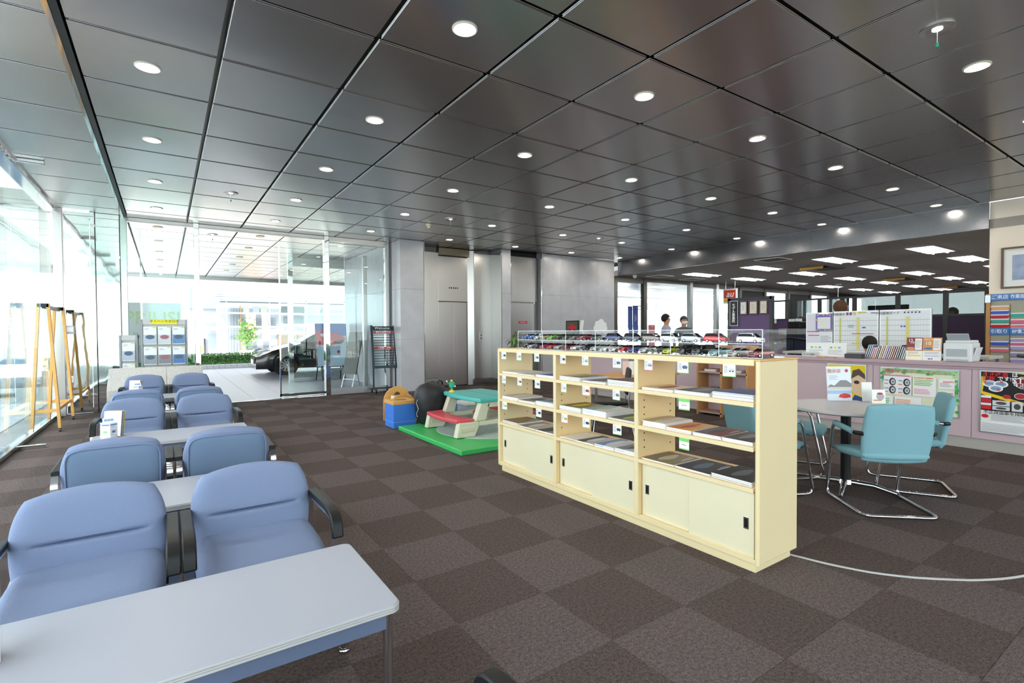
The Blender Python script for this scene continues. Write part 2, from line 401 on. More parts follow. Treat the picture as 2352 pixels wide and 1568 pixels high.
# ---- core wall: marble slabs round the lift lobby
wb = struct(MB().box(4.37, 11.04, 11.46, 15.0, 0, CZ).box(4.38, 4.92, 10.82, 11.46, 0, CZ).box(7.09, 7.34, 10.82, 11.46, 0, CZ).box(8.34, 11.03, 10.82, 11.46, 0, CZ).build('wall_back', M('mortar', '#8d8d8f', .8)))
zr = [(.02, 1.19), (1.194, 2.325), (2.329, CZ-.005)]
def slab(x0, x1, y, z0, z1): MB().box(x0+.0015, x1-.0015, y, y+.02, z0, z1).build('marble_slab', MARBLE, wb)
for z0, z1 in zr:
    slab(4.36, 4.93, 10.8, z0, z1); slab(7.07, 7.34, 10.8, z0, z1)
    for a, b in ((8.34, 9.0), (9.0, 9.67), (9.67, 10.37), (10.37, 11.05)): slab(a, b, 10.8, z0, z1)
    MB().box(4.36, 4.38, 10.82, 11.3, z0, z1).build('marble_slab', MARBLE, wb)
    for a, b in ((11.46, 12.6), (12.6, 13.8), (13.8, 15.0)): MB().box(4.35, 4.37, a+.002, b-.002, z0, z1).build('marble_slab', MARBLE, wb)
    MB().box(11.03, 11.05, 10.82, 11.46, z0, z1).build('marble_slab', MARBLE, wb)
for x in (4.93, 8.325): MB().box(x, x+.015, 10.79, 10.82, 0, CZ).build('steel_edge', CHROME, wb)

# lift
lf = thing('elevator', 'brushed steel elevator entrance with double doors set into grey marble wall', 'elevator', (5.99, 11.4, 0))
def lp(nm, x0, x1, y0, y1, z0, z1, mt=BRUSHED, par=None, bv=.004): return MB().box(x0-5.99, x1-5.99, y0-11.4, y1-11.4, z0, z1).build(nm, mt, par or lf, bevel=bv)
lp('side_panel', 4.95, 5.57, 11.36, 11.45, .22, 3.3); lp('kick_plate', 4.95, 5.57, 11.355, 11.45, 0, .215, ALU)
lp('door_leaf', 5.59, 5.985, 11.4, 11.43, .01, 2.1); lp('door_leaf', 5.99, 6.39, 11.4, 11.43, .01, 2.1)
tr = lp('transom_panel', 5.575, 6.395, 11.375, 11.45, 2.115, 3.22); lp('header', 5.57, 6.42, 11.3, 11.45, 3.24, CZ-.01, M('bronze_steel', '#8a8272', .3, 1))
for k in range(5): lp('floor_number', 5.87+k*.055, 5.895+k*.055, 11.37, 11.38, 2.43, 2.47, BLACK, bv=0)
MB().add([(6.395-5.99, -.02, 0), (6.54-5.99, -.1, 0), (6.54-5.99, -.1, CZ-.02), (6.395-5.99, -.02, CZ-.02)], [(0, 1, 2, 3)]).build('jamb', BRUSHED, lf)
lp('call_panel_wall', 6.54, 7.05, 11.28, 11.45, .16, 3.35); lp('skirting', 6.5, 7.05, 11.27, 11.45, 0, .155, CHROME)
cp = lp('call_panel', 6.68, 6.78, 11.272, 11.285, 1.12, 1.34, ALU); lp('call_button', 6.715, 6.745, 11.262, 11.275, 1.25, 1.28, BLACK); lp('call_button', 6.715, 6.745, 11.262, 11.275, 1.17, 1.2, BLACK)
lp('return_panel', 7.045, 7.07, 10.81, 11.28, .16, 3.35); lp('return_skirting', 7.04, 7.07, 10.81, 11.28, 0, .155, CHROME)
# service door
d2 = sroot('door_2')
MB().box(7.38, 8.32, 10.98, 11.02, .02, 2.1).build('door_leaf', BRUSHED, d2, bevel=.004); MB().box(7.36, 8.32, 10.95, 11.0, 2.125, CZ-.12).build('transom_panel', BRUSHED, d2, bevel=.004)
MB().box(7.34, 7.38, 10.85, 11.02, 0, CZ).build('door_frame', CHROME, d2); MB().box(7.35, 8.32, 10.96, 11.0, 2.1, 2.12).build('door_head', CHROME, d2); MB().box(7.34, 8.33, 11.03, 11.4, 0, CZ).build('backing', DARK, d2)
sg = MB().box(7.7, 7.98, 10.97, 10.978, 1.56, 1.63).build('door_sign', M('crimson', '#d23f5e', .4), d2); lettering('関係者以外', .035, WHITE, d2, (7.84, 10.966, 1.595))

# ---- fascia beam, right wall, office shell
tr1 = sroot('trim_1')
for a, b in ((2.52, 5.3), (5.304, 8.05), (8.054, 10.8)): MB().box(11.2, 11.24, a, b, 3.0, CZ+.09).build('fascia_panel', wavy_steel('fascia_steel', '#85868a', .22, .12, 1.2, (1, 1, .5)), tr1)
struct(MB().box(11.24, 30.2, -5.2, 11.05, 3.0, 3.15).build('ceiling_office', M('office_ceiling', '#a8a29c', .9)))
struct(MB().box(11.25, 11.42, -5.2, 2.52, 0, CZ).build('wall_right', M('wallpaper', '#f6ebdb', .8, var=.06, vscale=120, stretch=(1, 12, .3))))
struct(MB().box(30, 30.2, -5.2, 11.05, 0, 3.0).build('wall_office_back', M('dark_wall', '#2b2a2a', .6)))
struct(MB().box(11.42, 30, .9, 1.1, 0, 3.0).build('wall_office_side', M('wallpaper', '#f6ebdb')))
# office glazing
w3 = sroot('window_3'); DKF = M('bronze_frame', '#5c5750', .35, .8)
xs = [11.3, 12.62, 14.95, 16.45, 17.9, 19.6, 21.4, 23.2, 25.0, 26.8, 28.6, 30]
FROST = M('frosted_glass', '#c9cbc9', .6)
for k, (a, b) in enumerate(zip(xs[:-1], xs[1:])):
    MB().box(a-.06, a+.08, 10.98, 11.12, 0, 3.0).build('mullion', DKF if k not in (2, 3) else BRUSHED, w3)
    MB().box(a+.08, b-.06, 11.0, 11.1, 2.9 if k in (1,) else 2.84, 3.0).build('head_frame', DKF, w3)
    if k >= 4 and k % 2 == 0:
        MB().box(a+.08, b-.06, 11.03, 11.05, .1, 2.84).build('wall_panel', M('dark_wall', '#2b2a2a'), w3)
    else:
        MB().box(a+.08, b-.06, 11.04, 11.052, .1, 2.9).build('pane', GLASS, w3)
    MB().box(a+.08, b-.06, 11.0, 11.1, 0, .1).build('sill', DKF, w3)
for z in (2.12, 2.02):
    MB().cyl((12.0, 10.95, z), (12.5, 10.95, z), .012).build('push_bar', CHROME, w3)

# ---- outside ground
pv = struct(MB().box(-8, 32, 11.38, 22.2, -.2, -.013).box(-8, -1.6, -8, 11.38, -.2, -.013).build('pavement', M('grout', '#9aa0a8', .9)))
PT = M('pale_paver', '#c3c8d2', .35, var=.06, vscale=3); pt0 = MB().box(-.297, .297, -.297, .297, -.013, 0).build('paving_tile', PT, pv); u = False
prest = MB()
for j in range(18):
    for i in range(-3, 30):
        x, y = .6+.6*i, 11.72+.6*j
        if x > 4.6 and y < 15.4: continue
        if -1.3 < x < 5.2:
            if not u: pt0.location = (x, y, 0); u = True
            else: inst(pt0, (x, y, 0))
        else: prest.box(x-.297, x+.297, y-.297, y+.297, -.013, 0)
for i in range(10):
    for j in range(-8, 32): prest.box(-7.9+.6*i, -7.31+.6*i, -1.5+.6*j, -.91+.6*j, -.013, 0)
prest.build('paving_tile_field', PT, pv, kind='stuff')
struct(MB().box(-90, 120, 23.6, 110, -.35, -.2).box(-90, -8, -60, 23.6, -.35, -.2).box(-8, 120, -60, -5.3, -.35, -.2).build('road', M('asphalt', '#b9b7b3', .9, var=.08, vscale=2)))

# ================================================================ CEILING FITTINGS
RINGM = M('lamp_ring', '#d8d3c4', .4); LENS = M('lamp_lens', '#fff6e6', .4, emit=SKY_LAMP); LENSOFF = M('lamp_lens_off_glow', '#c9a878', .4, emit=.6)  # canopy lenses are off; their faint amber glow is added
dl = thing('ceiling_downlight', '', 'downlight', group='round downlights in the steel ceiling')
MB().lathe([(.058, .0), (.088, 0), (.088, -.006), (.078, -.01), (.06, -.004)], 28, ring=True).build('trim_ring', RINGM, dl, smooth=35)
MB().lathe([(.001, -.002), (.06, -.003), (.06, .001), (.001, .001)], 28).build('lens', LENS, dl)
dl_off = thing('ceiling_downlight', '', 'downlight', group='downlights under the canopy outside')
MB().lathe([(.058, .0), (.088, 0), (.088, -.006), (.078, -.01), (.06, -.004)], 28, ring=True).build('trim_ring', RINGM, dl_off, smooth=35)
MB().lathe([(.001, -.002), (.06, -.003), (.06, .001), (.001, .001)], 28).build('lens', LENSOFF, dl_off)
f1 = f2 = True
for ci, i in enumerate((-2, 0, 2, 4, 6, 8, 10)):
    for rj, j in enumerate((7, 5, 3, 1, -1, -3)):
        lb = 'lit round downlight, %s row from the entrance, %s from the glass wall side' % (ORD[rj], ORD[ci])
        p = (GX+.9*i+.4325, GY+.9*j+.4325, CZ)
        if f1: dl.location = p; dl['label'] = lb; f1 = False
        else: dup(dl, p, 0, lb)
for ci, i in enumerate((-2, 0, 2)):
    for rj, j in enumerate((9, 11, 13, 15, 17)):
        if ci == 2 and rj > 1: continue
        lb = 'unlit round canopy downlight outside the entrance, %s row outwards, %s from the left' % (ORD[rj], ORD[ci])
        p = (GX+.9*i+.4325, GY+.9*j+.4325, CZ)
        if f2: dl_off.location = p; dl_off['label'] = lb; f2 = False
        else: dup(dl_off, p, 0, lb)
GREEN = M('toy_green', '#2fb08a', .4)
for px, py, lb in ((2153, 66, 'round emergency light with green pull tag, near the upper right corner'), (530, 443, 'round emergency light with pull tag over the waiting chairs'), (1035, 503, 'round emergency light with pull tag in front of the elevators'), (1375, 547, 'round emergency light with pull tag before the grey marble wall'), (488, 538, 'round emergency light with pull tag outside under the canopy')):
    p = onZ(px, py, CZ); e = thing('emergency_light', lb, 'light', p, group='emergency lights in the steel ceiling')
    MB().lathe([(.02, .001), (.1, .001), (.1, -.008), (.085, -.012), (.04, -.004), (.02, -.004)], 28, ring=True).build('housing', BRUSHED, e, smooth=35)
    MB().lathe([(.001, -.012), (.03, -.008), (.03, 0), (.001, 0)], 16).build('lamp', M('small_lamp', '#ffffff', .3, emit=3), e)
    MB().cyl((0, 0, -.01), (0, 0, -.1), .0025, 6).build('pull_cord', WHITE, e); MB().cyl((0, 0, -.1), (0, 0, -.125), .009, 8).build('pull_tag', GREEN, e)
p = onZ(985, 515, CZ); e = thing('smoke_detector', 'cream smoke detector on the ceiling above the marble pillar', 'detector', p)
MB().lathe([(.001, 0), (.055, 0), (.055, -.03), (.04, -.04), (.001, -.04)], 20).build('base', M('cream_plastic', '#e9e0c4', .5), e, smooth=40); MB().lathe([(.001, -.04), (.032, -.04), (.028, -.075), (.001, -.08)], 16).build('sensor', M('cream_plastic'), e, smooth=40)
# office ceiling: recessed fluorescent fixtures
OL = M('office_lamp', '#f6fbff', .5, emit=OFFICE_LAMP)
fx = thing('office_light', '', 'ceiling light', group='recessed office ceiling lights')
fr = MB()
fr.box(-.65, .65, -.24, -.225, -.012, -.001); fr.box(-.65, .65, .225, .24, -.012, -.001); fr.box(-.65, -.635, -.225, .225, -.012, -.001); fr.box(.635, .65, -.225, .225, -.012, -.001)
fr.build('frame', WHITE, fx); MB().box(-.63, .63, -.222, .222, -.006, -.002).build('reflector', M('lamp_tray', '#e3e9ec', .4, emit=OFFICE_LAMP*.55), fx)
for y in (-.12, .12): MB().cyl((-.6, y, -.022), (.6, y, -.022), .016, 8).build('tube_lamp', OL, fx)
MB().box(-.05, .05, -.2, .2, -.03, -.004).build('lamp_bridge', WHITE, fx)
k = 0
for rj, y in enumerate((3.86, 5.68, 7.47, 9.3)):
    for ci, x in enumerate((13.15, 15.6, 18.35, 21.05, 23.85, 26.7)):
        lb = 'long recessed office ceiling light, %s row from the beige wall, %s from the steel beam' % (ORD[rj], ORD[ci])
        if k == 0: fx.location = (x, y, 3.0); fx['label'] = lb
        else: dup(fx, (x, y, 3.0), 0, lb)
        k += 1
for n, (x, y) in enumerate(((14.55, 6.58), (20.0, 6.62), (25.7, 6.8))):
    a = thing('air_conditioner', 'ceiling cassette air conditioner with tan flap, %s from the steel beam' % ORD[n], 'air conditioner', (x, y, 3.0), group='office air conditioners')
    MB().box(-.62, .62, -.3, .3, -.02, -.001).build('grille_frame', M('dark_grille', '#4c463f', .6), a, bevel=.006)
    MB().add([(-.62, -.3, -.02), (-.3, -.3, -.02), (-.3, .3, -.02), (-.62, .3, -.02), (-.68, -.28, -.09), (-.66, .28, -.09)], [(0, 1, 2, 3), (0, 4, 5, 3), (4, 1, 2, 5)]).build('flap', M('tan_flap', '#c69a4f', .6), a)
    for q in range(5): MB().box(-.2+q*.15, -.1+q*.15, -.26, .26, -.03, -.02).build('slat', M('dark_slat', '#2d2a27', .6), a)
# ================================================================ WAITING AREA
def crease(v0, depth, w=.05, span=.75):
    def f(u, v): return depth*math.exp(-((v-v0)/w)**2)*max(0, 1-(abs(u)/span)**4) + .006*math.cos(u*PI/2)
    return f
def lobby_chair():
    t = thing('lobby_armchair', '', 'armchair', group='blue lobby armchairs')
    bk = MB().pillow(.53, .40, .10, T(0, .20, .515, rx=-.17), a=.14, top=2.3, p=7, n=64, front=crease(-.1, .028, .03, .8)).build('backrest', BLUEFAB, t, smooth=60, merge=True)
    MB().pillow(.475, .345, .03, T(0, .248, .50, rx=-.17), a=.12, p=10, n=14, flat=.5).build('back_panel', BLUEFAB2, bk, smooth=60, merge=True)
    m = T(0, .262, .50, rx=-.17); loop = []
    for k in range(40):
        a = 2*PI*k/40; ca, sa = math.cos(a), math.sin(a); x = .235*math.copysign(abs(ca)**.35, ca); z = .17*math.copysign(abs(sa)**.35, sa); loop.append(m @ Vector((x, -.004, z)))
    MB().tube(loop, .0045, 6, closed=True).build('piping', BLUEFAB, bk, smooth=60)
    def sag(u, v): return .012*math.exp(-((v+.15)/.5)**2)*(1-u*u)
    MB().pillow(.52, .50, .13, T(0, -.04, .345, rx=-PI/2+.07), a=.12, p=7, front=lambda u, v: .018*math.exp(-((v-.35)/.28)**2)*(1-u*u)).build('seat', BLUEFAB, t, smooth=60, merge=True)
    for s in (-1, 1):
        x = s*.285
        pad = arc([(x, .20, .525), (x, -.16, .535), (x, -.255, .52), (x, -.275, .43)], .05)
        MB().tube(pad, 1, rect=(.05, .028), up=None).build('armrest', BLACK, t, smooth=50, bevel=.006)
        MB().tube(arc([(x, .16, .505), (x, -.2, .512), (x, -.258, .47), (x, -.275, 0)], .06), 1, rect=(.034, .016)).build('leg', CHROME, t, smooth=40)
        MB().tube(arc([(x, .14, .507), (x, .235, .51), (x, .262, .47), (x, .285, 0)], .05), 1, rect=(.034, .016)).build('leg', CHROME, t, smooth=40)
        MB().box(x-.012, x+.012, -.25, .25, .255, .285).build('side_rail', CHROME, t)
    MB().box(-.285, .285, -.2, -.17, .25, .28).box(-.285, .285, .1, .13, .25, .28).build('seat_frame', DARK, t)
    return t
TOPG = M('table_laminate', '#a9acb8', .4, var=.03, vscale=20, stretch=(1, 14, 1)); TEDGE = M('table_edge', '#c4c2c0', .4); APRON = M('apron_blue', '#66738f', .5)
def coffee_table():
    t = thing('coffee_table', '', 'table', group='low grey coffee tables')
    r = .035; pts = []
    for cx, cy, a0 in ((.6-r, .3-r, 0), (-.6+r, .3-r, PI/2), (-.6+r, -.3+r, PI), (.6-r, -.3+r, 1.5*PI)):
        for k in range(6): a = a0+PI/2*k/5; pts.append((cx+r*math.cos(a), cy+r*math.sin(a)))
    top = MB().prism(pts, (0, 0, .424), (1, 0, 0), (0, 1, 0), .026).build('table_top', TOPG, t, bevel=.004)
    sc = [(x*1.004, y*1.008) for x, y in pts]
    MB().prism(sc, (0, 0, .421), (1, 0, 0), (0, 1, 0), .0075).prism(sc, (0, 0, .4305), (1, 0, 0), (0, 1, 0), .005).prism(sc, (0, 0, .4375), (1, 0, 0), (0, 1, 0), .0075).build('edge_band', TEDGE, top, bevel=.0015)
    a = MB(); a.box(-.555, .555, -.275, -.26, .36, .421); a.box(-.555, .555, .26, .275, .36, .421); a.box(-.57, -.555, -.26, .26, .36, .421); a.box(.555, .57, -.26, .26, .36, .421)
    a.build('apron', APRON, t)
    for x in (-.565, .565):
        for y in (-.262, .262):
            lg = MB().cyl((x, y, .02), (x, y, .421), .0165, 16).build('leg', CHROME, t, smooth=40)
            MB().lathe([(.001, 0), (.02, 0), (.021, .008), (.018, .012), (.018, .02), (.001, .02)], 16, (x, y, 0)).build('foot', CHROME, lg, smooth=40)
    return t
ch = lobby_chair(); tb = coffee_table()
XL, XR = -.27, .352
pairs = [(2.63, 0, 'facing the nearest coffee table'), (4.27, PI, 'seen from behind, in the second row'), (6.22, 0, 'facing the table with a paper box, third row'), (7.62, PI, 'seen from behind, in the fourth row'), (9.72, 0, 'facing the camera in the farthest row')]
k = 0
for y, rz, d in pairs:
    for x, sd in ((XL, 'left'), (XR, 'right')):
        lb = 'blue fabric lobby armchair %s, on the %s' % (d, sd)
        if k == 0: ch.location = (x, y, 0); ch.rotation_euler = (0, 0, rz); ch['label'] = lb
        else: dup(ch, (x, y, 0), rz, lb)
        k += 1
dup(ch, (.36, .82, 0), PI, 'lobby armchair at the bottom edge, only its black armrest showing')
for k, (y, lb) in enumerate(((1.93, 'low grey coffee table nearest the camera'), (3.55, 'low grey table between the first and second chair rows'), (5.56, 'low grey coffee table with a paper box and brochures on it'), (6.98, 'low grey table between the third and fourth chair rows'), (9.05, 'low grey coffee table in front of the farthest chairs'))):
    if k == 0: tb.location = (.05, y, 0); tb['label'] = lb
    else: dup(tb, (.06, y, 0), 0, lb)
# hexagonal paper leaflet boxes with a card on top
def hex_box(x, y, lb):
    t = thing('leaflet_box', lb, 'paper box', (x, y, .452), .2, 'hexagonal printed paper boxes')
    hx = [(.062*math.cos(PI/6+PI/3*i), .062*math.sin(PI/6+PI/3*i)) for i in range(6)]
    body = MB().prism(hx, (0, 0, 0), (1, 0, 0), (0, 1, 0), .165).build('box', WHITE, t)
    for i in range(6):
        a, b = Vector((*hx[i], 0)), Vector((*hx[(i+1) % 6], 0)); mid = (a+b)/2; ang = math.atan2(mid.y, mid.x)+PI/2; w = (b-a).length
        cs = ['#5aa0d8', '#7fc4e8', '#e0a04a', '#9fd08a', '#4a7fc8']
        it = [('r', '#fbfdff', .04, .02, .96, .98), ('r', '#3f86d0', .06, .88, .94, .94)] + lines(.1, .74, .9, .84, 3, '#b9c4cc') + [('r', '#dfe8ee', .1, .46, .9, .7), ('e', cs[i % 5], .45, .56, .25, .06)] + lines(.1, .36, .9, .43, 2, '#b9c4cc') + [('r', '#dce7ef', .1, .08, .9, .32), ('e', cs[(i+2) % 5], .4, .18, .22, .06), ('e', '#e8c8a0', .75, .3, .14, .05)]
        art(it, w, .165, body, mid*1.004-Vector((math.cos(ang), math.sin(ang), 0))*w/2, (0, 0, ang), 'printed_face')
    cd = MB().box(-.042, .042, -.002, .002, .165, .205).build('top_card', WHITE, t)
    art([('o', '#3f86d0', .25, .5, .12, .24), ('o', '#3f86d0', .5, .5, .12, .24), ('o', '#3f86d0', .75, .5, .12, .24)] + [('o', '#cfe4f4', .25+q*.25, .5, .06, .12) for q in range(3)], .084, .04, cd, (-.042, -.0025, .165), (0, 0, 0), 'card_print')
    return t
hex_box(-.452, 1.99, 'hexagonal paper leaflet box at the left edge of the nearest table')
hex_box(-.40, 5.46, 'white hexagonal leaflet box on the table with brochures')
hex_box(-.33, 9.05, 'hexagonal leaflet box on the farthest low table')
def leaflet_holder(x, y, lb):
    t = thing('leaflet_holder', lb, 'brochure holder', (x, y, .452), -.5, 'acrylic leaflet holders on low tables')
    MB().box(-.08, .08, .0, .07, 0, .004).box(-.08, .08, .0, .004, 0, .12).box(-.08, .08, .066, .07, 0, .2).build('holder', ACRYL, t)
    for q, c in enumerate(('#e9eef2', '#6d6f94', '#d9d2c4', '#8fa6a0', '#f3d34a')):
        m = T(0, .012+q*.011, .115, rx=-.14); b = MB().color(c); b.obox((.145, .005, .22), m); b.build('leaflet', PRINT, t)
leaflet_holder(-.40, 5.72, 'acrylic holder of leaflets behind the hexagonal box, third row'); leaflet_holder(-.38, 9.26, 'acrylic holder of leaflets on the farthest low table')

# ================================================================ BY THE GLASS WALL
# wooden trestle stand on castors
t = thing('wooden_trestle', 'pine A-frame trestle stand on castors beside the glass wall', 'trestle', (-1.37, 10.05, 0))
for y in (-.62, .62):
    for s in (-1, 1):
        lg = MB().tube([(s*.145, y, .055), (s*.05, y, 1.78)], 1, rect=(.035, .07), up=(0, 1, 0)).build('leg', PINE, t, bevel=.003)
        MB().cyl((s*.145-.012, y, .025), (s*.145+.012, y, .025), .025, 14).box(s*.145-.016, s*.145+.016, y-.012, y+.012, .035, .06).build('castor', M('castor', '#5b5d60', .3, .7), lg, smooth=40)
    MB().box(-.125, .125, y-.016, y+.016, .28, .325).build('stretcher', PINE, t); MB().box(-.06, .06, y-.035, y+.035, 1.735, 1.785).build('top_block', DARK, t)
MB().box(-.018, .018, -.6, .6, 1.72, 1.77).build('top_bar', M('walnut', '#6a5a4a', .5), t); MB().box(.1, .125, -.6, .6, .28, .325).build('side_rail', PINE, t)
# power tap hung on the post
t = thing('power_tap', 'small white outlet box fixed low on the steel corner post', 'outlet', (-1.3, 11.18, 0)); MB().box(-.035, .035, 0, .015, .55, .66).build('plate', WHITE, t, bevel=.004); MB().box(-.015, .015, -.003, 0, .58, .63).build('socket', M('grey_plastic', '#b5b8ba'), t)
t = thing('counter_box', 'white metering box mounted high on the steel corner post', 'box', (-1.3, 11.16, 0)); MB().box(-.06, .06, 0, .03, 1.36, 1.5).build('case', M('grey_plastic', '#b5b8ba'), t, bevel=.004); MB().box(-.045, .045, -.004, 0, 1.4, 1.48).build('display', PAPER, t)
# stone bench in front of the entrance glass
t = thing('stone_bench', 'speckled pale stone bench between the farthest chairs and the entrance', 'bench', (-.06, 10.7, 0))
for x0, x1 in ((-.72, .08), (.084, .62)):
    MB().add([(x0, -.34, 0), (x1, -.34, 0), (x1, .22, 0), (x0, .22, 0), (x0, -.3, .45), (x1, -.3, .45), (x1, .18, .78), (x0, .18, .78)], [(3, 2, 1, 0), (4, 5, 6, 7), (0, 1, 5, 4), (1, 2, 6, 5), (2, 3, 7, 6), (3, 0, 4, 7)]).build('stone_block', STONE, t, bevel=.006)
# catalogue racks
def rack(name, lb, x0, x1, zt, cols, rows, y, yellow):
    w = x1-x0; t = thing(name, lb, 'brochure rack', (x0, y, 0)); G = M('rack_grey', '#8f969c', .4, .4)
    for x in (0, w-.03): MB().box(x, x+.03, 0, .05, 0, zt).build('upright', G, t)
    MB().box(0, .05, -.06, .12, 0, .03).build('foot', G, t); MB().box(w-.05, w, -.06, .12, 0, .03).build('foot', G, t)
    hd = MB().box(.03, w-.03, .005, .045, zt-.09, zt).build('header', M('rack_light', '#c9ccca', .5), t)
    if yellow:
        yb = MB().box(w*.22, w*.78, -.003, .005, zt-.085, zt-.005).build('yellow_sign', M('sign_yellow', '#f2ea2a', .5), t); lettering('ダイハンカタログ', .055, M('ink', '#3a3a34', .6), t, (w/2, -.005, zt-.035)); 
    MB().box(.03, w-.03, .025, .03, .5, zt-.09).build('back_mesh', M('rack_light'), t)
    cw = (w-.06)/cols; rh = .36; pals = ['#b7c7d6', '#cfd9de', '#6f97c8', '#9aa3aa', '#8b9299', '#5f86bd', '#d7dfd2', '#bfd3e2', '#d6e2e8']
    for r in range(rows):
        for c in range(cols):
            xx = .03+cw*c+.01; zz = zt-.12-rh*(r+1)+.03; b = MB().color('#f2f5f7'); b.obox((cw-.02, .006, rh-.04), T(xx+(cw-.02)/2, -.015, zz+(rh-.04)/2, rx=-.05)); bb = b.build('catalogue', PRINT, t)
            pc = pals[(r*cols+c) % 9]
            art([('r', pc, .03, .05, .97, .95), ('r', '#eef3f6', .03, .55, .97, .95), ('e', '#5a6d86' if c != 1 else '#a8707a', .5, .42, .34, .12), ('r', '#e8dc3a', .7, .93, .98, .98)] + lines(.1, .8, .5, .9, 2, '#aeb8c0'), cw-.02, rh-.04, bb, (xx, -.0285, zz), (-.05, 0, 0), 'cover_print')
            MB().tube([(xx, -.04, zz+.1), (xx, -.04, zz), (xx+cw-.02, -.04, zz), (xx+cw-.02, -.04, zz+.1)], .002, 5).build('wire_pocket', ALU, t)
    return t
a, b = onY(322, 733, 11.12), onY(430, 733, 11.12); rack('brochure_rack', 'tall grey catalogue rack with yellow header behind the stone bench', a.x, b.x, a.z, 3, 3, 11.12, True)
a, b = onY(273, 770, 11.12), onY(316, 770, 11.12); rack('brochure_rack', 'narrow grey catalogue rack left of the one with yellow header', a.x, b.x, a.z, 1, 3, 11.12, False)
# white banner behind the entrance glass
a, b, c = onY(284, 694, 11.62), onY(415, 700, 11.62), onY(284, 772, 11.62)
t = thing('car_banner', 'white banner with big green lettering behind the catalogue racks', 'banner', (a.x, 11.62, 0)); w = b.x-a.x
MB().box(0, w, 0, .004, c.z-.5, a.z).build('cloth', M('banner_cloth', '#dfe5ea', .8), t); lettering('PRIUS!', .335, M('lime', '#a5d13a', .6), t, (w*.5, -.004, a.z-.29), bold=.012, sx=.93)
lettering('IMP', .17, M('grey_ink', '#8b949b', .6), t, (.12, -.004, a.z-.62), align='LEFT', bold=.01); 
for x in (.02, w-.02): MB().cyl((x, .02, 0), (x, .02, a.z), .012, 8).build('pole', ALU, t)
MB().box(-.05, w+.05, -.15, .2, 0, .02).build('base', ALU, t)

# ================================================================ ENTRANCE STANDS
NAVY = M('navy_metal', '#14323c', .4, .3); RED = M('sign_red', '#a53436', .5)
t = thing('welcome_stand', 'dark navy welcome sign stand on castors beside the marble pillar', 'sign stand', (4.1, 11.1, 0), -.1)
MB().box(-.27, .27, .17, .21, .07, .1).box(-.27, -.23, -.22, .2, .07, .1).box(.23, .27, -.22, .2, .07, .1).build('base', NAVY, t)
for x in (-.25, .25):
    for y in (-.2, .19): MB().cyl((x-.012, y, .035), (x+.012, y, .035), .035, 12).build('castor', BLACK, t, smooth=40)
    MB().box(x-.015, x+.015, .02, .05, .1, .62).build('upright', NAVY, t)
    MB().obox((.05, .03, .98), T(x*1.04, .07, 1.03, rx=-.2)).build('frame_rail', NAVY, t)
    MB().tube([(x*.9, .09, 1.0), (x*.9, .17, .62), (x*.95, .04, .56)], .01, 6).build('strut', NAVY, t)
fm = T(0, .07, 1.03, rx=-.2)
hd = MB().obox((.52, .02, .1), fm @ T(0, 0, .42)).build('header', NAVY, t); lettering('Welcome', .085, WHITE, t, fm @ Vector((-.02, -.013, .425)), (PI/2-.2, 0, 0), shear=.0)
MB().obox((.5, .02, .06), fm @ T(0, 0, -.46)).build('bottom_rail', NAVY, t)
for k in range(13):
    z = .33-k*.06
    if k in (0, 6):
        MB().obox((.44, .012, .062), fm @ T(0, -.004, z)).build('red_strip', RED, t); lettering('本日の納車予定' if k == 0 else 'ご試乗ご予約', .05, WHITE, t, fm @ Vector((0, -.012, z)), (PI/2-.2, 0, 0), bold=.01)
    else: MB().obox((.46, .012, .012), fm @ T(0, 0, z)).build('slat', NAVY, t)
# black leaning board seen edge-on, outside the glass
t = thing('black_easel_board', 'dark leaning notice board on legs just outside the entrance glass', 'sign board', (3.84, 12.6, 0), -1.2)
fm = T(0, 0, .85, rx=-.22); MB().obox((.5, .03, 1.05), fm).build('board', M('board_dark', '#4c524e', .4), t)
for x in (-.12, .04, .16): MB().obox((.03, .012, 1.0), fm @ T(x, .02, 0)).build('rib', M('board_grey', '#6d7673', .4), t)
for x in (-.2, .2): MB().tube([(x, -.2, 0), (x, -.08, .42)], .014, 6).tube([(x, .35, 0), (x, .09, 1.2)], .014, 6).build('leg', ALU, t)
MB().box(-.2, .2, -.15, -.13, .2, .22).build('crossbar', ALU, t)
lettering('お気軽に\nどうぞ', .09, WHITE, t, fm @ Vector((0, -.017, -.05)), (PI/2-.22, 0, 0), spacing=1.1)
# poster stand with a red car
t = thing('poster_stand', 'blue poster stand with a red car picture, outside the entrance', 'poster stand', (3.87, 14.6, 0), .05)
fm = T(0, .05, 1.0, rx=-.12); MB().obox((.86, .03, 1.22), fm).build('board', M('poster_edge', '#6d4a44', .5), t)
art([('r', '#bcd8ea', 0, 0, 1, 1), ('r', '#3d6fc4', 0, .72, 1, 1), ('p', '#d8474f', [(.0, .52), (.0, .84), (.25, .86), (.55, .8), (.85, .74), (.97, .66), (.93, .58), (.8, .52), (.4, .5)]), ('p', '#3a3440', [(.55, .53), (.6, .6), (.9, .63), (.92, .58), (.82, .53)]), ('p', '#e8eef4', [(.12, .76), (.3, .8), (.42, .74), (.2, .7)]), ('e', '#b83a4c', .72, .34, .05, .035), ('r', '#ffffff', .3, .24, .8, .255), ('r', '#ffffff', .35, .21, .78, .225)], .82, 1.18, t, fm @ Vector((-.41, -.017, -.59)), (-.12, 0, 0))
lettering('NEW\nTOYOTA', .1, WHITE, t, fm @ Vector((-.1, -.026, .02)), (PI/2-.12, 0, 0), spacing=1.2)
for x in (-.3, .3):
    MB().tube([(x, -.1, .02), (x*.95, .0, .5)], .025, 6).build('leg', DARK, t); MB().tube([(x*1.15, .35, .02), (x*.95, .1, 1.1)], .018, 6).build('rear_leg', DARK, t)
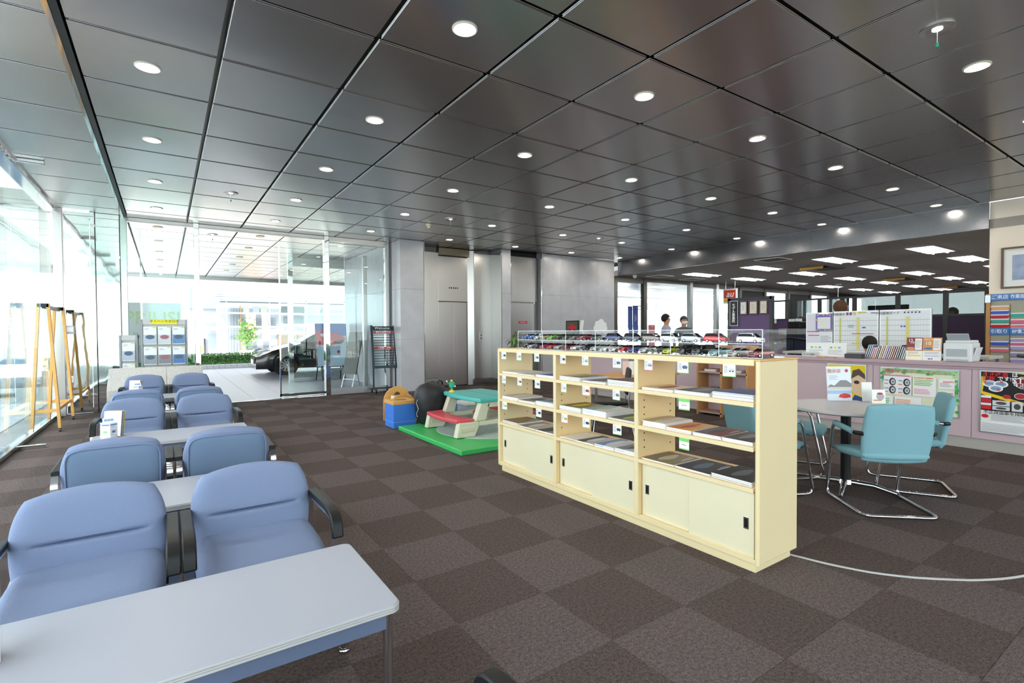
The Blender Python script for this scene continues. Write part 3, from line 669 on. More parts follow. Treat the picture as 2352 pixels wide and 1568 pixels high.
MB().box(-.33, .33, -.06, -.02, .3, .36).build('crossbar', M('rack_grey'), t)
# ================================================================ CREAM DISPLAY SHELF
SX0, SX1 = 2.70, 3.11
sh = thing('display_shelf', 'long cream display shelf with brochures and sliding cabinet doors', 'shelf', (2.9, 2.87, 0))
def sp(nm, x0, x1, y0, y1, z0, z1, mt=CREAM, par=None, bv=.002): return MB().box(x0-2.9, x1-2.9, y0-2.87, y1-2.87, z0, z1).build(nm, mt, par or sh, bevel=bv)
sp('plinth', 2.72, 3.095, 1.575, 4.175, 0, .055)
sp('bottom_board', 2.70, 3.1, 1.56, 4.2, .055, .08)
sp('end_panel', 2.715, 3.115, 1.545, 1.575, .055, 1.19, bv=.006); MB().cyl((2.708-2.9, 1.556-2.87, .055), (2.708-2.9, 1.556-2.87, 1.19), .014, 12).build('corner_post', CREAM, sh, smooth=40)
sp('end_panel', 2.70, 3.11, 4.185, 4.215, .055, 1.19, bv=.006)
sp('end_cap', 2.70, 3.115, 1.542, 1.578, 1.19, 1.2, M('pale_wood', '#e6b878', .45), bv=.004); sp('end_cap', 2.70, 3.11, 4.183, 4.217, 1.19, 1.2, M('pale_wood'), bv=.004)
sp('top_board', 2.702, 3.105, 1.575, 4.185, 1.175, 1.2, BIRCH); sp('top_edge', 2.695, 2.704, 1.575, 4.185, 1.165, 1.2)
for y in (3.325, 2.43):
    sp('divider', 2.71, 3.1, y-.014, y+.014, .08, 1.175, BIRCH); sp('divider_edge', 2.695, 2.71, y-.017, y+.017, .08, 1.165)
bays = [(3.342, 4.185), (2.447, 3.308), (1.578, 2.413)]       # far, middle, near
SZ = [.96, .71, .478]
for bi, (y0, y1) in enumerate(bays):
    for z in SZ:
        sp('shelf_board', 2.704, 3.1, y0, y1, z-.022, z, BIRCH); sp('shelf_edge', 2.696, 2.704, y0, y1, z-.026, z)
    ym = (y0+y1)/2
    for q, (a, b, x) in enumerate(((ym-.02, y1, 2.735), (y0, ym+.02, 2.715))):
        d = sp('sliding_door', x, x+.016, a+.004, b-.004, .085, .45, CREAMD, bv=.0015)
        hy = b-.05 if q == 0 else a+.05
        if bi == 1 and q == 1: hy = a+.05
        h = sp('handle', x-.003, x+.001, hy-.016, hy+.016, .235, .305, CHROME, d, .002); sp('handle_recess', x-.0045, x-.002, hy-.009, hy+.009, .245, .295, BLACK, d, 0)
    sp('track_rail', 2.705, 2.76, y0, y1, .08, .088, CREAM)
    for z in (.55, .6, .65, .78, .83, .88):
        for yy in (y0+.0005, y1-.0005):
            for x in (2.76, 3.04): MB().cyl((x-2.9, yy-2.87-.001, z), (x-2.9, yy-2.87+.001, z), .005, 8).build('pin_hole', DARK, sh)
# price cards under the shelf edges
cards = [(0, 0, .12, 'g'), (0, 0, .42, 'g'), (0, 0, .74, 'g'), (0, 1, .12, 'g'), (0, 1, .43, 'g'), (0, 1, .75, 'g'), (0, 2, .13, 'g'), (0, 2, .77, 'g'),
         (1, 0, .12, 'g'), (1, 0, .43, 'g'), (1, 0, .82, 'g'), (1, 1, .13, 'g'), (1, 1, .44, 'r'), (1, 1, .81, 'g'), (1, 2, .14, 'r'), (1, 2, .44, 'g'), (1, 2, .82, 'g'),
         (2, 0, .12, 'r'), (2, 0, .45, 'g'), (2, 0, .83, 'g'), (2, 1, .46, 'w'), (2, 2, .46, 'w')]
cc = ['#3f4750', '#aab4bc', '#5a6f86', '#c8ccd0', '#a23c48', '#7d8790', '#d8c23a', '#3a3f48']
for n, (bi, si, f, kd) in enumerate(cards):
    y0, y1 = bays[bi]; y = y1-(y1-y0)*f; zt = (1.168, .936, .686)[si]
    c = MB().box(-.0385, .0385, -.0008, .0008, -.072, 0).build('price_card', PAPER, sh); c.location = (2.69-2.9, y-2.87, zt); c.rotation_euler = (0, 0, -PI/2+random.uniform(-.12, .12))
    edge = '#7ad06a' if kd != 'r' else '#d84a6a'
    it = [('r', edge, 0, 0, 1, .05), ('r', edge, .96, 0, 1, 1)] + lines(.1, .25, .45, .85, 5, '#9aa4ac') + [('e', cc[n % 8], .68, .55, .24, .14), ('e', '#2f353b', .58, .44, .06, .06), ('e', '#2f353b', .8, .44, .06, .06)]
    if kd == 'w': it = [('r', edge, 0, 0, 1, .1), ('r', edge, 0, .72, 1, 1), ('r', '#8a8f94', .25, .4, .75, .46)]
    art(it, .077, .072, c, (-.0385, -.0012, -.072), (0, 0, 0), 'card_print')
# brochures, every booklet its own object
def brochure(cov, x, y, z, rz, w=.21, l=.29, th=.0045, pat=0):
    b = MB(); b.color('#f3f4f4').box(-w/2, w/2, -l/2, l/2, 0, th); zt = th+.0002
    def q(c, x0, y0, x1, y1, e=0): b.color(c).add([(x0*w-w/2, y0*l-l/2, zt+e), (x1*w-w/2, y0*l-l/2, zt+e), (x1*w-w/2, y1*l-l/2, zt+e), (x0*w-w/2, y1*l-l/2, zt+e)], [(0, 1, 2, 3)])
    def el(c, cx, cy, rx, ry, e): b.color(c).add([((cx+rx*math.cos(a*PI/6))*w-w/2, (cy+ry*math.sin(a*PI/6))*l-l/2, zt+e) for a in range(12)], [tuple(range(12))])
    q(cov[0], .0, .0, 1, 1)
    if len(cov) > 1: q(cov[1], 0, .0, 1, .45, .0002)
    if len(cov) > 2: el(cov[2], .5, .42, .36, .13, .0004); el(cov[2], .55, .5, .2, .1, .0005)
    if pat: q('#d9dee2', .1, .84, .55, .88, .0005); q('#d9dee2', .1, .78, .4, .8, .0005)
    o = b.build('brochure', GLOSSPRINT); o.location = (x, y, z); o.rotation_euler = (0, 0, rz); return o
piles = [ # bay, shelf, fraction from the far end, copies, cover colours, words
 (0, 0, .18, 3, ('#eef0f2',), 'plain white'), (0, 0, .55, 2, ('#e9e6e2', '#dcd8d2'), 'off-white'), (0, 0, .86, 4, ('#2f66b0', '#4f86c4'), 'blue'),
 (0, 1, .17, 5, ('#d9d5ce', '#c4bcae', '#f1f1ee'), 'pale grey and tan'), (0, 1, .5, 3, ('#b9b9b4', '#8a8a86', '#3a3a38'), 'grey and black'), (0, 1, .84, 7, ('#aebfd8', '#8e9db2', '#5a6068'), 'pale blue'),
 (0, 2, .17, 4, ('#8d7a58', '#8a7753'), 'olive brown'), (0, 2, .52, 2, ('#c9bfae', '#8d8b88', '#e4e2de'), 'beige picture'), (0, 2, .88, 2, ('#9b9b9b', '#5a5a58', '#2e2e2c'), 'dark grey'),
 (1, 0, .18, 6, ('#9a8e76', '#c9c4ba'), 'tan'), (1, 0, .58, 3, ('#c3c6ca', '#6a6c70', '#2f3034'), 'silver and black'), (1, 0, .9, 8, ('#8e2f38', '#3f4246', '#1c1d20'), 'dark red and black'),
 (1, 1, .2, 7, ('#8f7d4a', '#7d6f45', '#d8d03a'), 'olive with yellow car'), (1, 1, .6, 8, ('#e9edef', '#9cc0cf', '#c8d2ae'), 'white and pale blue'), (1, 1, .93, 2, ('#8a8d80', '#5f6258', '#b9c83a'), 'grey and lime'),
 (1, 2, .17, 1, ('#f3f2ee',), 'single white'), (1, 2, .42, 2, ('#c9cbce', '#55575a', '#e9eaec'), 'black and white'), (1, 2, .68, 4, ('#dfe3ea', '#7f9ac8', '#f1f3f5'), 'blue and white'), (1, 2, .9, 5, ('#cfd3d8', '#8a8e94', '#50555a'), 'grey photo'),
 (2, 0, .15, 3, ('#ecd9c8', '#e4c9b4', '#b04a3a'), 'peach'), (2, 0, .5, 4, ('#55585a', '#3c3f42', '#7a7d80'), 'charcoal'), (2, 0, .87, 7, ('#2f3f86', '#3f5096'), 'dark blue'),
 (2, 1, .13, 7, ('#e3dfd8', '#b7a88e', '#cfc6b6'), 'cream and tan'), (2, 1, .38, 4, ('#e8a82a', '#d88a22', '#c23a22'), 'orange and green'), (2, 1, .66, 4, ('#7f3036', '#55504f', '#3a3636'), 'maroon and grey'), (2, 1, .9, 4, ('#2d2a2a', '#4a4644', '#8a8a92'), 'black'),
 (2, 2, .14, 2, ('#8f846c', '#7b7262', '#c4bda8'), 'dull gold'), (2, 2, .42, 2, ('#2f3136', '#20222a', '#5a6a86'), 'black with blue car'), (2, 2, .66, 5, ('#26272a', '#1b1c1f', '#6a6a72'), 'glossy black')]
SHN = ['top', 'middle', 'lowest']; BAYN = ['far', 'middle', 'near']
rowcount = {}
for p in piles: rowcount[p[:2]] = rowcount.get(p[:2], 0)+1
rowpos = {}
for bi, si, f, n, cov, wd in piles:
    y0, y1 = bays[bi]; cnt = rowcount[(bi, si)]; pos = rowpos.get((bi, si), 0); rowpos[(bi, si)] = pos+1
    pitch = (y1-y0-.02)/cnt; y = y1-.01-pitch*(pos+.5); z = SZ[si]+.0005; w = min(.262, pitch-.012); l = .3; th = .0045
    x0 = 2.87; rz = random.uniform(-.03, .03)
    for q in range(n):
        last = q == n-1
        lb = '%s brochure, %s, %s shelf, %s bay' % (wd, 'lying alone' if n == 1 else ('top of its pile' if last else '%s from the bottom' % ORD[q]), SHN[si], BAYN[bi])
        o = brochure(cov, x0+random.uniform(-.006, .006), y, z+q*(th+.0009), rz+PI+random.uniform(-.012, .012)*0+PI/2*0, w=l*.98, l=w, pat=1 if last else 0)
        tag(o, lb, 'brochure', 'brochures on the cream shelf')
for n, (y, c) in enumerate(((3.45, 'farther'), (2.72, 'nearer'))):
    t = thing('paper_sheets', 'loose white sheets lying before the model car case, %s pile' % c, 'papers', (2.748, y, 1.2005))
    for q in range(3):
        o = MB().box(-.045, .045, -.2, .2, .0006*(2*q+1), .0006*(2*q+2)).build('sheet', PAPER, t); o.rotation_euler = (0, 0, random.uniform(-.03, .03))
        o.location = (0, random.uniform(-.03, .03), 0)

# ---- model cars: one builder for every car in the scene
PROF = {'hatch': dict(L=4.5, W=1.76, H=1.47, st=[(0, .59, .6), (.03, .62, .62), (.1, .78, .78), (.2, .9, .9), (.27, .97, .97), (.36, .98, 1.2), (.46, .99, 1.41), (.55, 1.0, 1.46), (.7, 1.02, 1.4), (.85, 1.05, 1.24), (.94, 1.06, 1.1), (.985, .95, .97), (1, .6, .62)]),
        'sedan': dict(L=4.8, W=1.8, H=1.46, st=[(0, .61, .62), (.03, .68, .7), (.1, .82, .83), (.2, .9, .91), (.28, .95, .96), (.36, .96, 1.2), (.44, .97, 1.4), (.54, .98, 1.45), (.66, .99, 1.42), (.76, 1.0, 1.22), (.84, 1.02, 1.04), (.93, 1.0, 1.01), (.985, .9, .92), (1, .55, .6)]),
        'van': dict(L=4.8, W=1.83, H=1.85, st=[(0, .69, .7), (.03, .88, .9), (.1, 1.0, 1.02), (.17, 1.08, 1.12), (.25, 1.1, 1.45), (.33, 1.11, 1.76), (.42, 1.12, 1.83), (.6, 1.13, 1.85), (.8, 1.14, 1.83), (.92, 1.14, 1.75), (.975, 1.1, 1.35), (.99, .9, .95), (1, .55, .6)])}
def car_meshes(kind):
    P = PROF[kind]; L, W, H, st = P['L'], P['W'], P['H'], P['st']; hw = W/2; zb = .2
    out = {}
    def wid(t): return hw*(.80+.2*min(1, t/.08))*(1 if t < .9 else 1-.16*((t-.9)/.1)**2)
    def ring(t, b, r):
        w = wid(t); g = max(0, r-b); wr = w*(1-.34*min(1, g/.35)) if g > .02 else w*.93; x = t*L-L/2
        half = [(0, zb), (w*.92, zb), (w*.985, zb+.12), (w, (zb+b)*.52), (w*.985, b-.06), (w*.94, b), (wr, r-.05 if g > .02 else r-.005), (wr*.8, r), (0, r+.012)]
        return [(x, y, z) for y, z in half] + [(x, -y, z) for y, z in half[1:-1][::-1]]
    b = MB(); V = []; n = 16; Fc = []
    # densify
    S = []
    for (a, b1, r1), (c, b2, r2) in zip(st[:-1], st[1:]):
        for q in (0, .5): S.append((a+(c-a)*q, b1+(b2-b1)*q, r1+(r2-r1)*q))
    S.append(st[-1])
    for s_ in S: V += ring(*s_)
    for i in range(len(S)-1):
        for q in range(n): Fc.append((i*n+q, i*n+(q+1) % n, (i+1)*n+(q+1) % n, (i+1)*n+q))
    Fc += [tuple(range(n))[::-1], tuple((len(S)-1)*n+q for q in range(n))]
    b.add(V, Fc); out['body'] = b
    def at(t):
        for (a, b1, r1), (c, b2, r2) in zip(st[:-1], st[1:]):
            if a-1e-6 <= t <= c+1e-6: q = (t-a)/(c-a); return b1+(b2-b1)*q, r1+(r2-r1)*q
    # side and front glass
    g = MB(); g0 = [t for t, bb, rr in st if rr-bb > .15 and t > .15]; ta, te = min(g0)-.02, max(g0)+.02
    for s_ in (-1, 1):
        ts = [ta+(te-ta)*k/10 for k in range(11)]; lo = []; hi = []
        for t in ts:
            bb, rr = at(t); w = wid(t); gg = max(.001, rr-bb); wr = w*(1-.34*min(1, gg/.35)); x = t*L-L/2
            p0 = Vector((x, w*.94, bb)); p1 = Vector((x, wr, rr-.05)); d = p1-p0
            lo.append(p0+d*.1+Vector((0, .006, .004))); hi.append(p0+d*.86+Vector((0, .006, .004)))
        V = [(v.x, v.y*s_, v.z) for v in lo+hi]; m = len(ts)
        g.add(V, [((i, i+1, m+i+1, m+i) if s_ > 0 else (m+i, m+i+1, i+1, i)) for i in range(m-1)])
    def screen(t0, t1, off):
        V = []
        for t in (t0, (t0+t1)/2, t1):
            bb, rr = at(t); w = wid(t); gg = max(.001, rr-bb); wr = w*(1-.34*min(1, gg/.35)); x = t*L-L/2
            V += [(x+off, -wr*.88, rr+.006), (x+off, 0, rr+.02), (x+off, wr*.88, rr+.006)]
        g.add(V, [(0, 1, 4, 3), (1, 2, 5, 4), (3, 4, 7, 6), (4, 5, 8, 7)])
    w0 = [t for t, bb, rr in st if rr-bb > .02 and t > .15][0]
    screen(w0-.06, [t for t, bb, rr in st if rr > H-.12][0], -.012); tl = [t for t, bb, rr in st if rr > H-.1][-1]; screen(tl+.02, min(max(g0)+.03, .97), .012)
    out['windows'] = g
    wr_ = .32; out['wheels'] = [(x*L-L/2, s_*(hw-.07), wr_) for x in (.19, .8) for s_ in (-1, 1)]
    h = MB()
    for s_ in (-1, 1): h.add([(-L/2+.02, s_*hw*.5, .66), (-L/2+.02, s_*hw*.78, .68), (-L/2+.42, s_*hw*.955, .8), (-L/2+.3, s_*hw*.86, .84), (-L/2+.08, s_*hw*.6, .74)], [(0, 1, 2, 3, 4) if s_ > 0 else (4, 3, 2, 1, 0)])
    if kind == 'van': h.v = [(x, y, z+.14) for x, y, z in h.v]
    out['headlights'] = h
    out['grille'] = MB().box(-L/2-.012, -L/2+.05, -hw*.55, hw*.55, .38, .55)
    tlm = MB()
    for s_ in (-1, 1): tlm.box(L/2-.06, L/2+.006, s_*hw*.55, s_*hw*.84, .75, .92)
    out['tail_lights'] = tlm
    return out
def wheel_mesh(n=20):
    ty = MB().lathe([(.2, -.1), (.3, -.1), (.32, -.07), (.32, .07), (.3, .1), (.2, .1)], n, ring=True)
    rim = MB().lathe([(.001, .05), (.06, .085), (.06, .06), (.001, .06)], 12)
    rim.lathe([(.185, .09), (.215, .095), (.215, -.09), (.185, -.09)], n, ring=True)
    for k in range(10):
        a = 2*PI*k/10; c, s_ = math.cos(a), math.sin(a); rim.tube([(c*.04, s_*.04, .075), (c*.2, s_*.2, .08)], 1, rect=(.05, .02), up=(0, 0, 1))
    disc = MB().lathe([(.001, .0), (.19, .0), (.19, -.02), (.001, -.02)], 14)
    return ty, rim, disc
TYRE = M('tyre', '#17181a', .8); RIM = M('alloy_rim', '#d8dade', .25, .9); CARGLASS = M('car_glass', '#14181c', .06); LAMPC = M('head_lamp', '#dfe6ea', .1, .3); LAMPR = M('tail_lamp', '#b3202a', .2)
CM = {}
def scale_mb(b, s): b.v = [(x*s, y*s, z*s) for x, y, z in b.v]; return b
def make_car(kind, colname, colhex, s, name, label, loc, rz, group=None, full=False):
    key = (kind, s)
    if key not in CM:
        m = car_meshes(kind); d = {}
        for k in ('body', 'windows', 'headlights', 'grille', 'tail_lights'):
            o = scale_mb(m[k], s).build(k, CARGLASS, smooth=38); d[k] = o.data; bpy.data.objects.remove(o)
        ty, rim, disc = wheel_mesh(28 if full else 14)
        for k, b, mt in (('tyre', ty, TYRE), ('rim', rim, RIM), ('disc', disc, DARK)):
            o = scale_mb(b, s).build(k, mt, smooth=40); d[k] = o.data; bpy.data.objects.remove(o)
        d['wh'] = m['wheels']; CM[key] = d
    d = CM[key]; t = thing(name, label, 'car', loc, rz, group) if full else thing(name, label, 'model car', loc, rz, group)
    def ob(nm, me, mt, par=t):
        me2 = me
        if nm == 'body': me2 = me.copy(); me2.materials.clear(); me2.materials.append(mt)
        elif not me.materials or me.materials[0] != mt: me.materials.clear(); me.materials.append(mt)
        o = bpy.data.objects.new(nm, me2); COL.objects.link(o); o.parent = par; return o
    ob('body', d['body'], M('car_paint_'+colname.replace(' ', '_'), colhex, .25, .15, coat=1))
    ob('windows', d['windows'], CARGLASS); ob('headlights', d['headlights'], LAMPC); ob('grille', d['grille'], BLACK); ob('tail_lights', d['tail_lights'], LAMPR)
    for x, y, z in d['wh']:
        w = ob('wheel', d['tyre'], TYRE); w.location = (x*s, y*s, z*s); w.rotation_euler = (-PI/2 if y > 0 else PI/2, 0, 0)
        ob('rim', d['rim'], RIM, w); ob('wheel_disc', d['disc'], DARK, w)
    return t
# acrylic two-tier case on the shelf top
CX0, CX1 = 2.80, 3.06
cs = thing('acrylic_case', 'clear two-tier acrylic case of model cars on the cream shelf', 'display case', (2.93, 2.75, 1.2005))
ca_y = [1.50, 1.86, 2.22, 2.55, 2.94, 3.3, 3.62, 4.0]
def cp_(nm, x0, x1, y0, y1, z0, z1, mt=ACRYL): return MB().box(x0-2.93, x1-2.93, y0-2.75, y1-2.75, z0-1.2, z1-1.2).build(nm, mt, cs)
EDGE = M('acrylic_edge', '#e3e7ea', .2)
ca_y[0] = 1.585
cp_('case_top', CX0, CX1, ca_y[0], 4.0, 1.365, 1.368); cp_('tier_shelf', CX0, CX1, ca_y[0], 4.0, 1.282, 1.286); cp_('case_base', CX0, CX1, ca_y[0], 4.0, 1.2, 1.204); cp_('case_back', CX1-.003, CX1, ca_y[0], 4.0, 1.204, 1.365)
for z in (1.3665, 1.284, 1.2025):
    cp_('edge_strip', CX0-.0015, CX0, ca_y[0], 4.0, z-.0015, z+.0015, EDGE)
for y in ca_y: cp_('case_divider', CX0, CX1-.003, y-.0015, y+.0015, 1.2045, 1.365); cp_('edge_strip', CX0-.0018, CX0, y-.002, y+.002, 1.2, 1.368, EDGE)
up_ = [('hatch', 'bright blue', '#2f6fc4', 4), ('hatch', 'royal blue', '#2a62b8', 4), ('hatch', 'pale silver', '#c9cace', 4), ('hatch', 'sand', '#b3a78c', 4), ('hatch', 'bright green', '#7ac92e', 4), ('sedan', 'jet black', '#151619', 4), ('hatch', 'dark olive', '#4a5140', 4), ('sedan', 'dark grey', '#54585c', 4), ('sedan', 'wine red', '#86202f', 4), ('sedan', 'glossy black', '#1c1d20', 2), ('van', 'dark blue', '#2c3a6e', 2), ('van', 'navy black', '#252d42', 2), ('van', 'bronze grey', '#8d8280', 2), ('van', 'pearl white', '#e6e9ef', 2), ('van', 'pale grey', '#cfd5de', 2), ('van', 'red', '#c52f3c', 2), ('van', 'white', '#f2f4f6', 2)]
lo_ = [('sedan', 'black', '#1d1f24', 4), ('sedan', 'silver grey', '#b4b8bc', 4), ('sedan', 'midnight blue', '#222a44', 4), ('sedan', 'champagne', '#b9b2a4', 4), ('sedan', 'hot pink', '#e0336a', 4), ('sedan', 'orange red', '#cf3a2c', 4), ('sedan', 'light silver', '#c2c6ca', 4), ('sedan', 'burgundy', '#8a2c3c', 4), ('sedan', 'grey', '#a9adb2', 4), ('sedan', 'white', '#eceef0', 4), ('hatch', 'dark navy', '#252c40', 4), ('hatch', 'pearl silver', '#d4d7da', 4), ('hatch', 'snow white', '#f1f2f4', 4), ('hatch', 'ivory white', '#ecebe6', 4), ('hatch', 'scarlet', '#c8202c', 4), ('hatch', 'violet blue', '#4a4f9c', 4), ('hatch', 'bright silver', '#ccd0d4', 4), ('hatch', 'green grey', '#5d6a5f', 4), ('hatch', 'yellow green', '#cfe02a', 3), ('van', 'plum black', '#2a2430', 3), ('van', 'piano black', '#121316', 3), ('hatch', 'pale aqua', '#9fc8cf', 3), ('sedan', 'warm silver', '#b8b5b4', 3), ('sedan', 'dark red', '#8f2a30', 3)]
def place_row(row, z, tier, alloc):
    k = 0; walls = ca_y[::-1]                     # compartments, far end first
    for c, n in enumerate(alloc):
        ya, yb = walls[c]-.004, walls[c+1]+.004; grp = row[k:k+n]; ws = [.096 if m != 2 else .17 for _, _, _, m in grp]; gap = (ya-yb-sum(ws))/n; y = ya
        for (kd, cn, hx, m), w in zip(grp, ws):
            y -= (w+gap)/2; s = .0358; rz = -.14
            if m == 2: rz = PI/2-.04; s = .0325
            make_car(kd, cn, hx, s, 'model_car', '%s model %s, %s from the far end of the case\'s %s tier' % (cn, {'hatch': 'hatchback', 'sedan': 'saloon', 'van': 'minivan'}[kd], ORD[k], tier), (2.91, y, z), rz, 'model cars in the acrylic case')
            y -= (w+gap)/2; k += 1
lo_ = [c for c in lo_ if c[1] not in ('champagne', 'grey')]
place_row(up_, 1.287, 'upper', (4, 3, 3, 2, 2, 2, 1)); place_row(lo_, 1.205, 'lower', (4, 3, 3, 4, 3, 3, 2))

# ================================================================ CHILDREN'S CORNER
m = thing('play_mat', 'thick green vinyl play mat under the children\'s picnic table', 'mat', (3.6, 5.82, 0)); MATG = M('green_vinyl', '#3cb862', .4, var=.1, vscale=4, bump=.3, bscale=5)
MB().box(-.94, .94, -.92, .9, 0, .06).build('cushion', MATG, m, bevel=.012)
r = tag(MB().lathe([(.001, 0), (.72, 0), (.72, .004), (.001, .004)], 40).build('round_rug', M('grey_rug', '#b9c6c2', .8, var=.1, vscale=12)), 'thin round grey rug lying on the green play mat', 'rug'); r.location = (3.62, 5.85, .0605); r.scale = (1, 1, 1)
t = thing('picnic_table', 'children\'s plastic picnic table with teal top and red benches', 'table', (3.52, 5.92, .066))
BEI = M('beige_plastic', '#d9d3bd', .45, bump=.1, bscale=90); TLP = M('teal_plastic', '#4fb9b4', .4, bump=.1, bscale=90); REDP = M('red_plastic', '#d4505c', .4)
def bowed(w, d, bow, n=10):
    pts = [(-w/2+w*k/n, -d/2-bow*math.sin(PI*k/n)) for k in range(n+1)] + [(w/2-w*k/n, d/2+bow*math.sin(PI*k/n)) for k in range(n+1)]
    return pts
tt = MB().prism([(y, x) for x, y in bowed(1.0, .62, .05)], (0, 0, .41), (1, 0, 0), (0, 1, 0), .055); tt.v = [(x, y, z) for x, y, z in tt.v]
tt.build('table_top', TLP, t, bevel=.018, seg=3); MB().box(-.003, .003, -.46, .46, .4655, .467).build('top_seam', M('teal_dark', '#3f9a96', .5), t)
for s in (-1, 1):
    b = MB(); n = 12; pts = []
    for k in range(n+1): q = -.5+k/n; pts.append((s*(.36+.07*math.cos(q*PI)), q*.9))
    for k in range(n+1): q = .5-k/n; pts.append((s*(.60+.05*math.cos(q*PI)), q*.86))
    if s < 0: pts = pts[::-1]
    b.prism(pts, (0, 0, .17), (1, 0, 0), (0, 1, 0), .05); b.build('bench', REDP, t, bevel=.016, seg=3)
for y in (-.42, .42):
    # end frame: A-shaped moulded panel with a window
    outer = [(-.62, 0), (-.40, 0), (-.34, .1), (.34, .1), (.40, 0), (.62, 0), (.60, .17), (.36, .2), (.26, .41), (-.26, .41), (-.36, .2), (-.60, .17)]
    f = MB()
    L_ = [[(-.62, 0), (-.36, 0), (-.3, .12), (-.3, .18), (-.58, .18)], [(.36, 0), (.62, 0), (.58, .18), (.3, .18), (.3, .12)], [(-.3, .12), (.3, .12), (.3, .18), (-.3, .18)], [(-.36, .18), (-.2, .18), (-.13, .41), (-.27, .41)], [(.2, .18), (.36, .18), (.27, .41), (.13, .41)], [(-.2, .34), (.2, .34), (.16, .41), (-.16, .41)]]
    for p_ in L_: f.prism(p_, (0, y+.045, 0), (1, 0, 0), (0, 0, 1), .09)
    f.build('end_frame', BEI, t, bevel=.012)
    for s in (-1, 1): MB().box(s*.46-.1, s*.46+.1, y-.052, y+.052, .06, .12).build('moulded_panel', M('beige_dark', '#cfc9b1', .5), t, bevel=.01)
    MB().cyl((.12, y-.052, .15), (.12, y+.052, .15), .03, 14).build('round_badge', REDP, t)
# green toy figure on the table
t = thing('toy_figure', 'small green toy figure on a yellow base on the picnic table', 'toy', (3.27, 6.28, .531)); YEL = M('toy_yellow', '#f0cf1e', .4)
MB().lathe([(.001, 0), (.042, 0), (.04, .012), (.018, .03), (.001, .03)], 18).build('base', YEL, t, smooth=40); MB().cyl((0, 0, .03), (0, 0, .06), .012, 10).build('stem', GREEN, t)
MB().box(-.035, .035, -.02, .02, .06, .14).build('body', GREEN, t, bevel=.012); MB().sphere((0, 0, .155), .016).build('cap', YEL, t, smooth=60)
MB().tube([(-.035, 0, .11), (-.06, 0, .12), (-.07, 0, .145)], .007, 6).build('arm', GREEN, t); MB().tube([(.035, 0, .12), (.055, 0, .1), (.04, -.02, .08)], .007, 6).build('arm', GREEN, t)
MB().sphere((-.074, 0, .152), .012).build('hand', WHITE, t); MB().sphere((.038, -.026, .078), .011).build('hand', WHITE, t)
# black pop-up bag
t = thing('cloth_bag', 'large black cloth bag standing on the green mat', 'bag', (3.12, 6.63, .062)); BAGM = M('black_nylon', '#17181d', .5, bump=.5, bscale=7)
prof = []
b = MB(); V = []; n = 28; lev = [(0, .14, .12), (.02, .17, .15), (.12, .215, .19), (.25, .235, .205), (.4, .235, .2), (.5, .215, .18), (.555, .16, .14), (.57, .05, .05)]
for z, rx, ry in lev:
    for k in range(n):
        a = 2*PI*k/n; c, s_ = math.cos(a), math.sin(a); e = .72; wob = 1+.03*math.sin(3*a+z*9)+.02*math.sin(7*a-z*5)
        V.append((rx*math.copysign(abs(c)**e, c)*wob, ry*math.copysign(abs(s_)**e, s_)*wob, z+.03*math.sin(2*a)*(z/.57)))
b.add(V, [(i*n+q, i*n+(q+1) % n, (i+1)*n+(q+1) % n, (i+1)*n+q) for i in range(len(lev)-1) for q in range(n)] + [tuple(range(n))[::-1], tuple((len(lev)-1)*n+q for q in range(n))])
b.build('bag_body', BAGM, t, smooth=70)
MB().tube([(.1, .0, .56), (.14, .02, .6), (.19, .03, .58), (.2, .03, .52)], .012, 6).build('handle', BAGM, t, smooth=60)
lg = [(-.236, -.06+.03*math.sin(k*.9), .12+.022*k) for k in range(12)]
MB().tube(lg, .003, 5).build('printed_logo', WHITE, t)
# blue storage box with wooden lid
t = thing('storage_box', 'blue storage box with wooden lid at the corner of the play mat', 'box', (2.82, 7.03, 0)); BLU = M('box_blue', '#3f7fe0', .5)
MB().box(-.17, .17, -.17, .17, .0, .33).build('body', BLU, t, bevel=.004); MB().box(-.172, .172, -.172, .172, .08, .084).build('seam', M('pale_blue', '#8fb4ee'), t)
MB().box(-.175, .175, -.175, .175, .33, .38).build('lid', PINE, t, bevel=.004); MB().cyl((0, 0, .38), (0, 0, .382), .09, 20).build('lid_marking', M('brown_ink', '#9a6a30', .6), t)
# children's book cart
t = thing('book_cart', 'small wooden children\'s book rack with rounded ends', 'book rack', (2.98, 7.44, 0), 0)
def dshape(h): return [(-.22, 0), (.22, 0), (.22, h*.55)] + [(.22*math.cos(PI*k/12), h*.55+h*.45*math.sin(PI*k/12)) for k in range(1, 12)] + [(-.22, h*.55)]
for y, h in ((-.12, .42), (.12, .52)):
    MB().prism(dshape(h), (0, y+.01, 0), (1, 0, 0), (0, 0, 1), .02).build('end_panel', PINE, t, bevel=.004)
    MB().cyl((0, y-.011, h*.75), (0, y+.012, h*.75), .045, 16).build('grip_hole', M('hole_dark', '#5a4630', .8), t)
MB().box(-.2, .2, -.11, .11, .05, .07).box(-.2, .2, -.11, .11, .17, .185).build('shelf', PINE, t); dr = MB().box(-.19, .19, -.115, -.1, .075, .165).build('drawer', PINE, t, bevel=.002); MB().cyl((0, -.118, .12), (0, -.1, .12), .012, 10).build('knob', M('walnut'), dr)
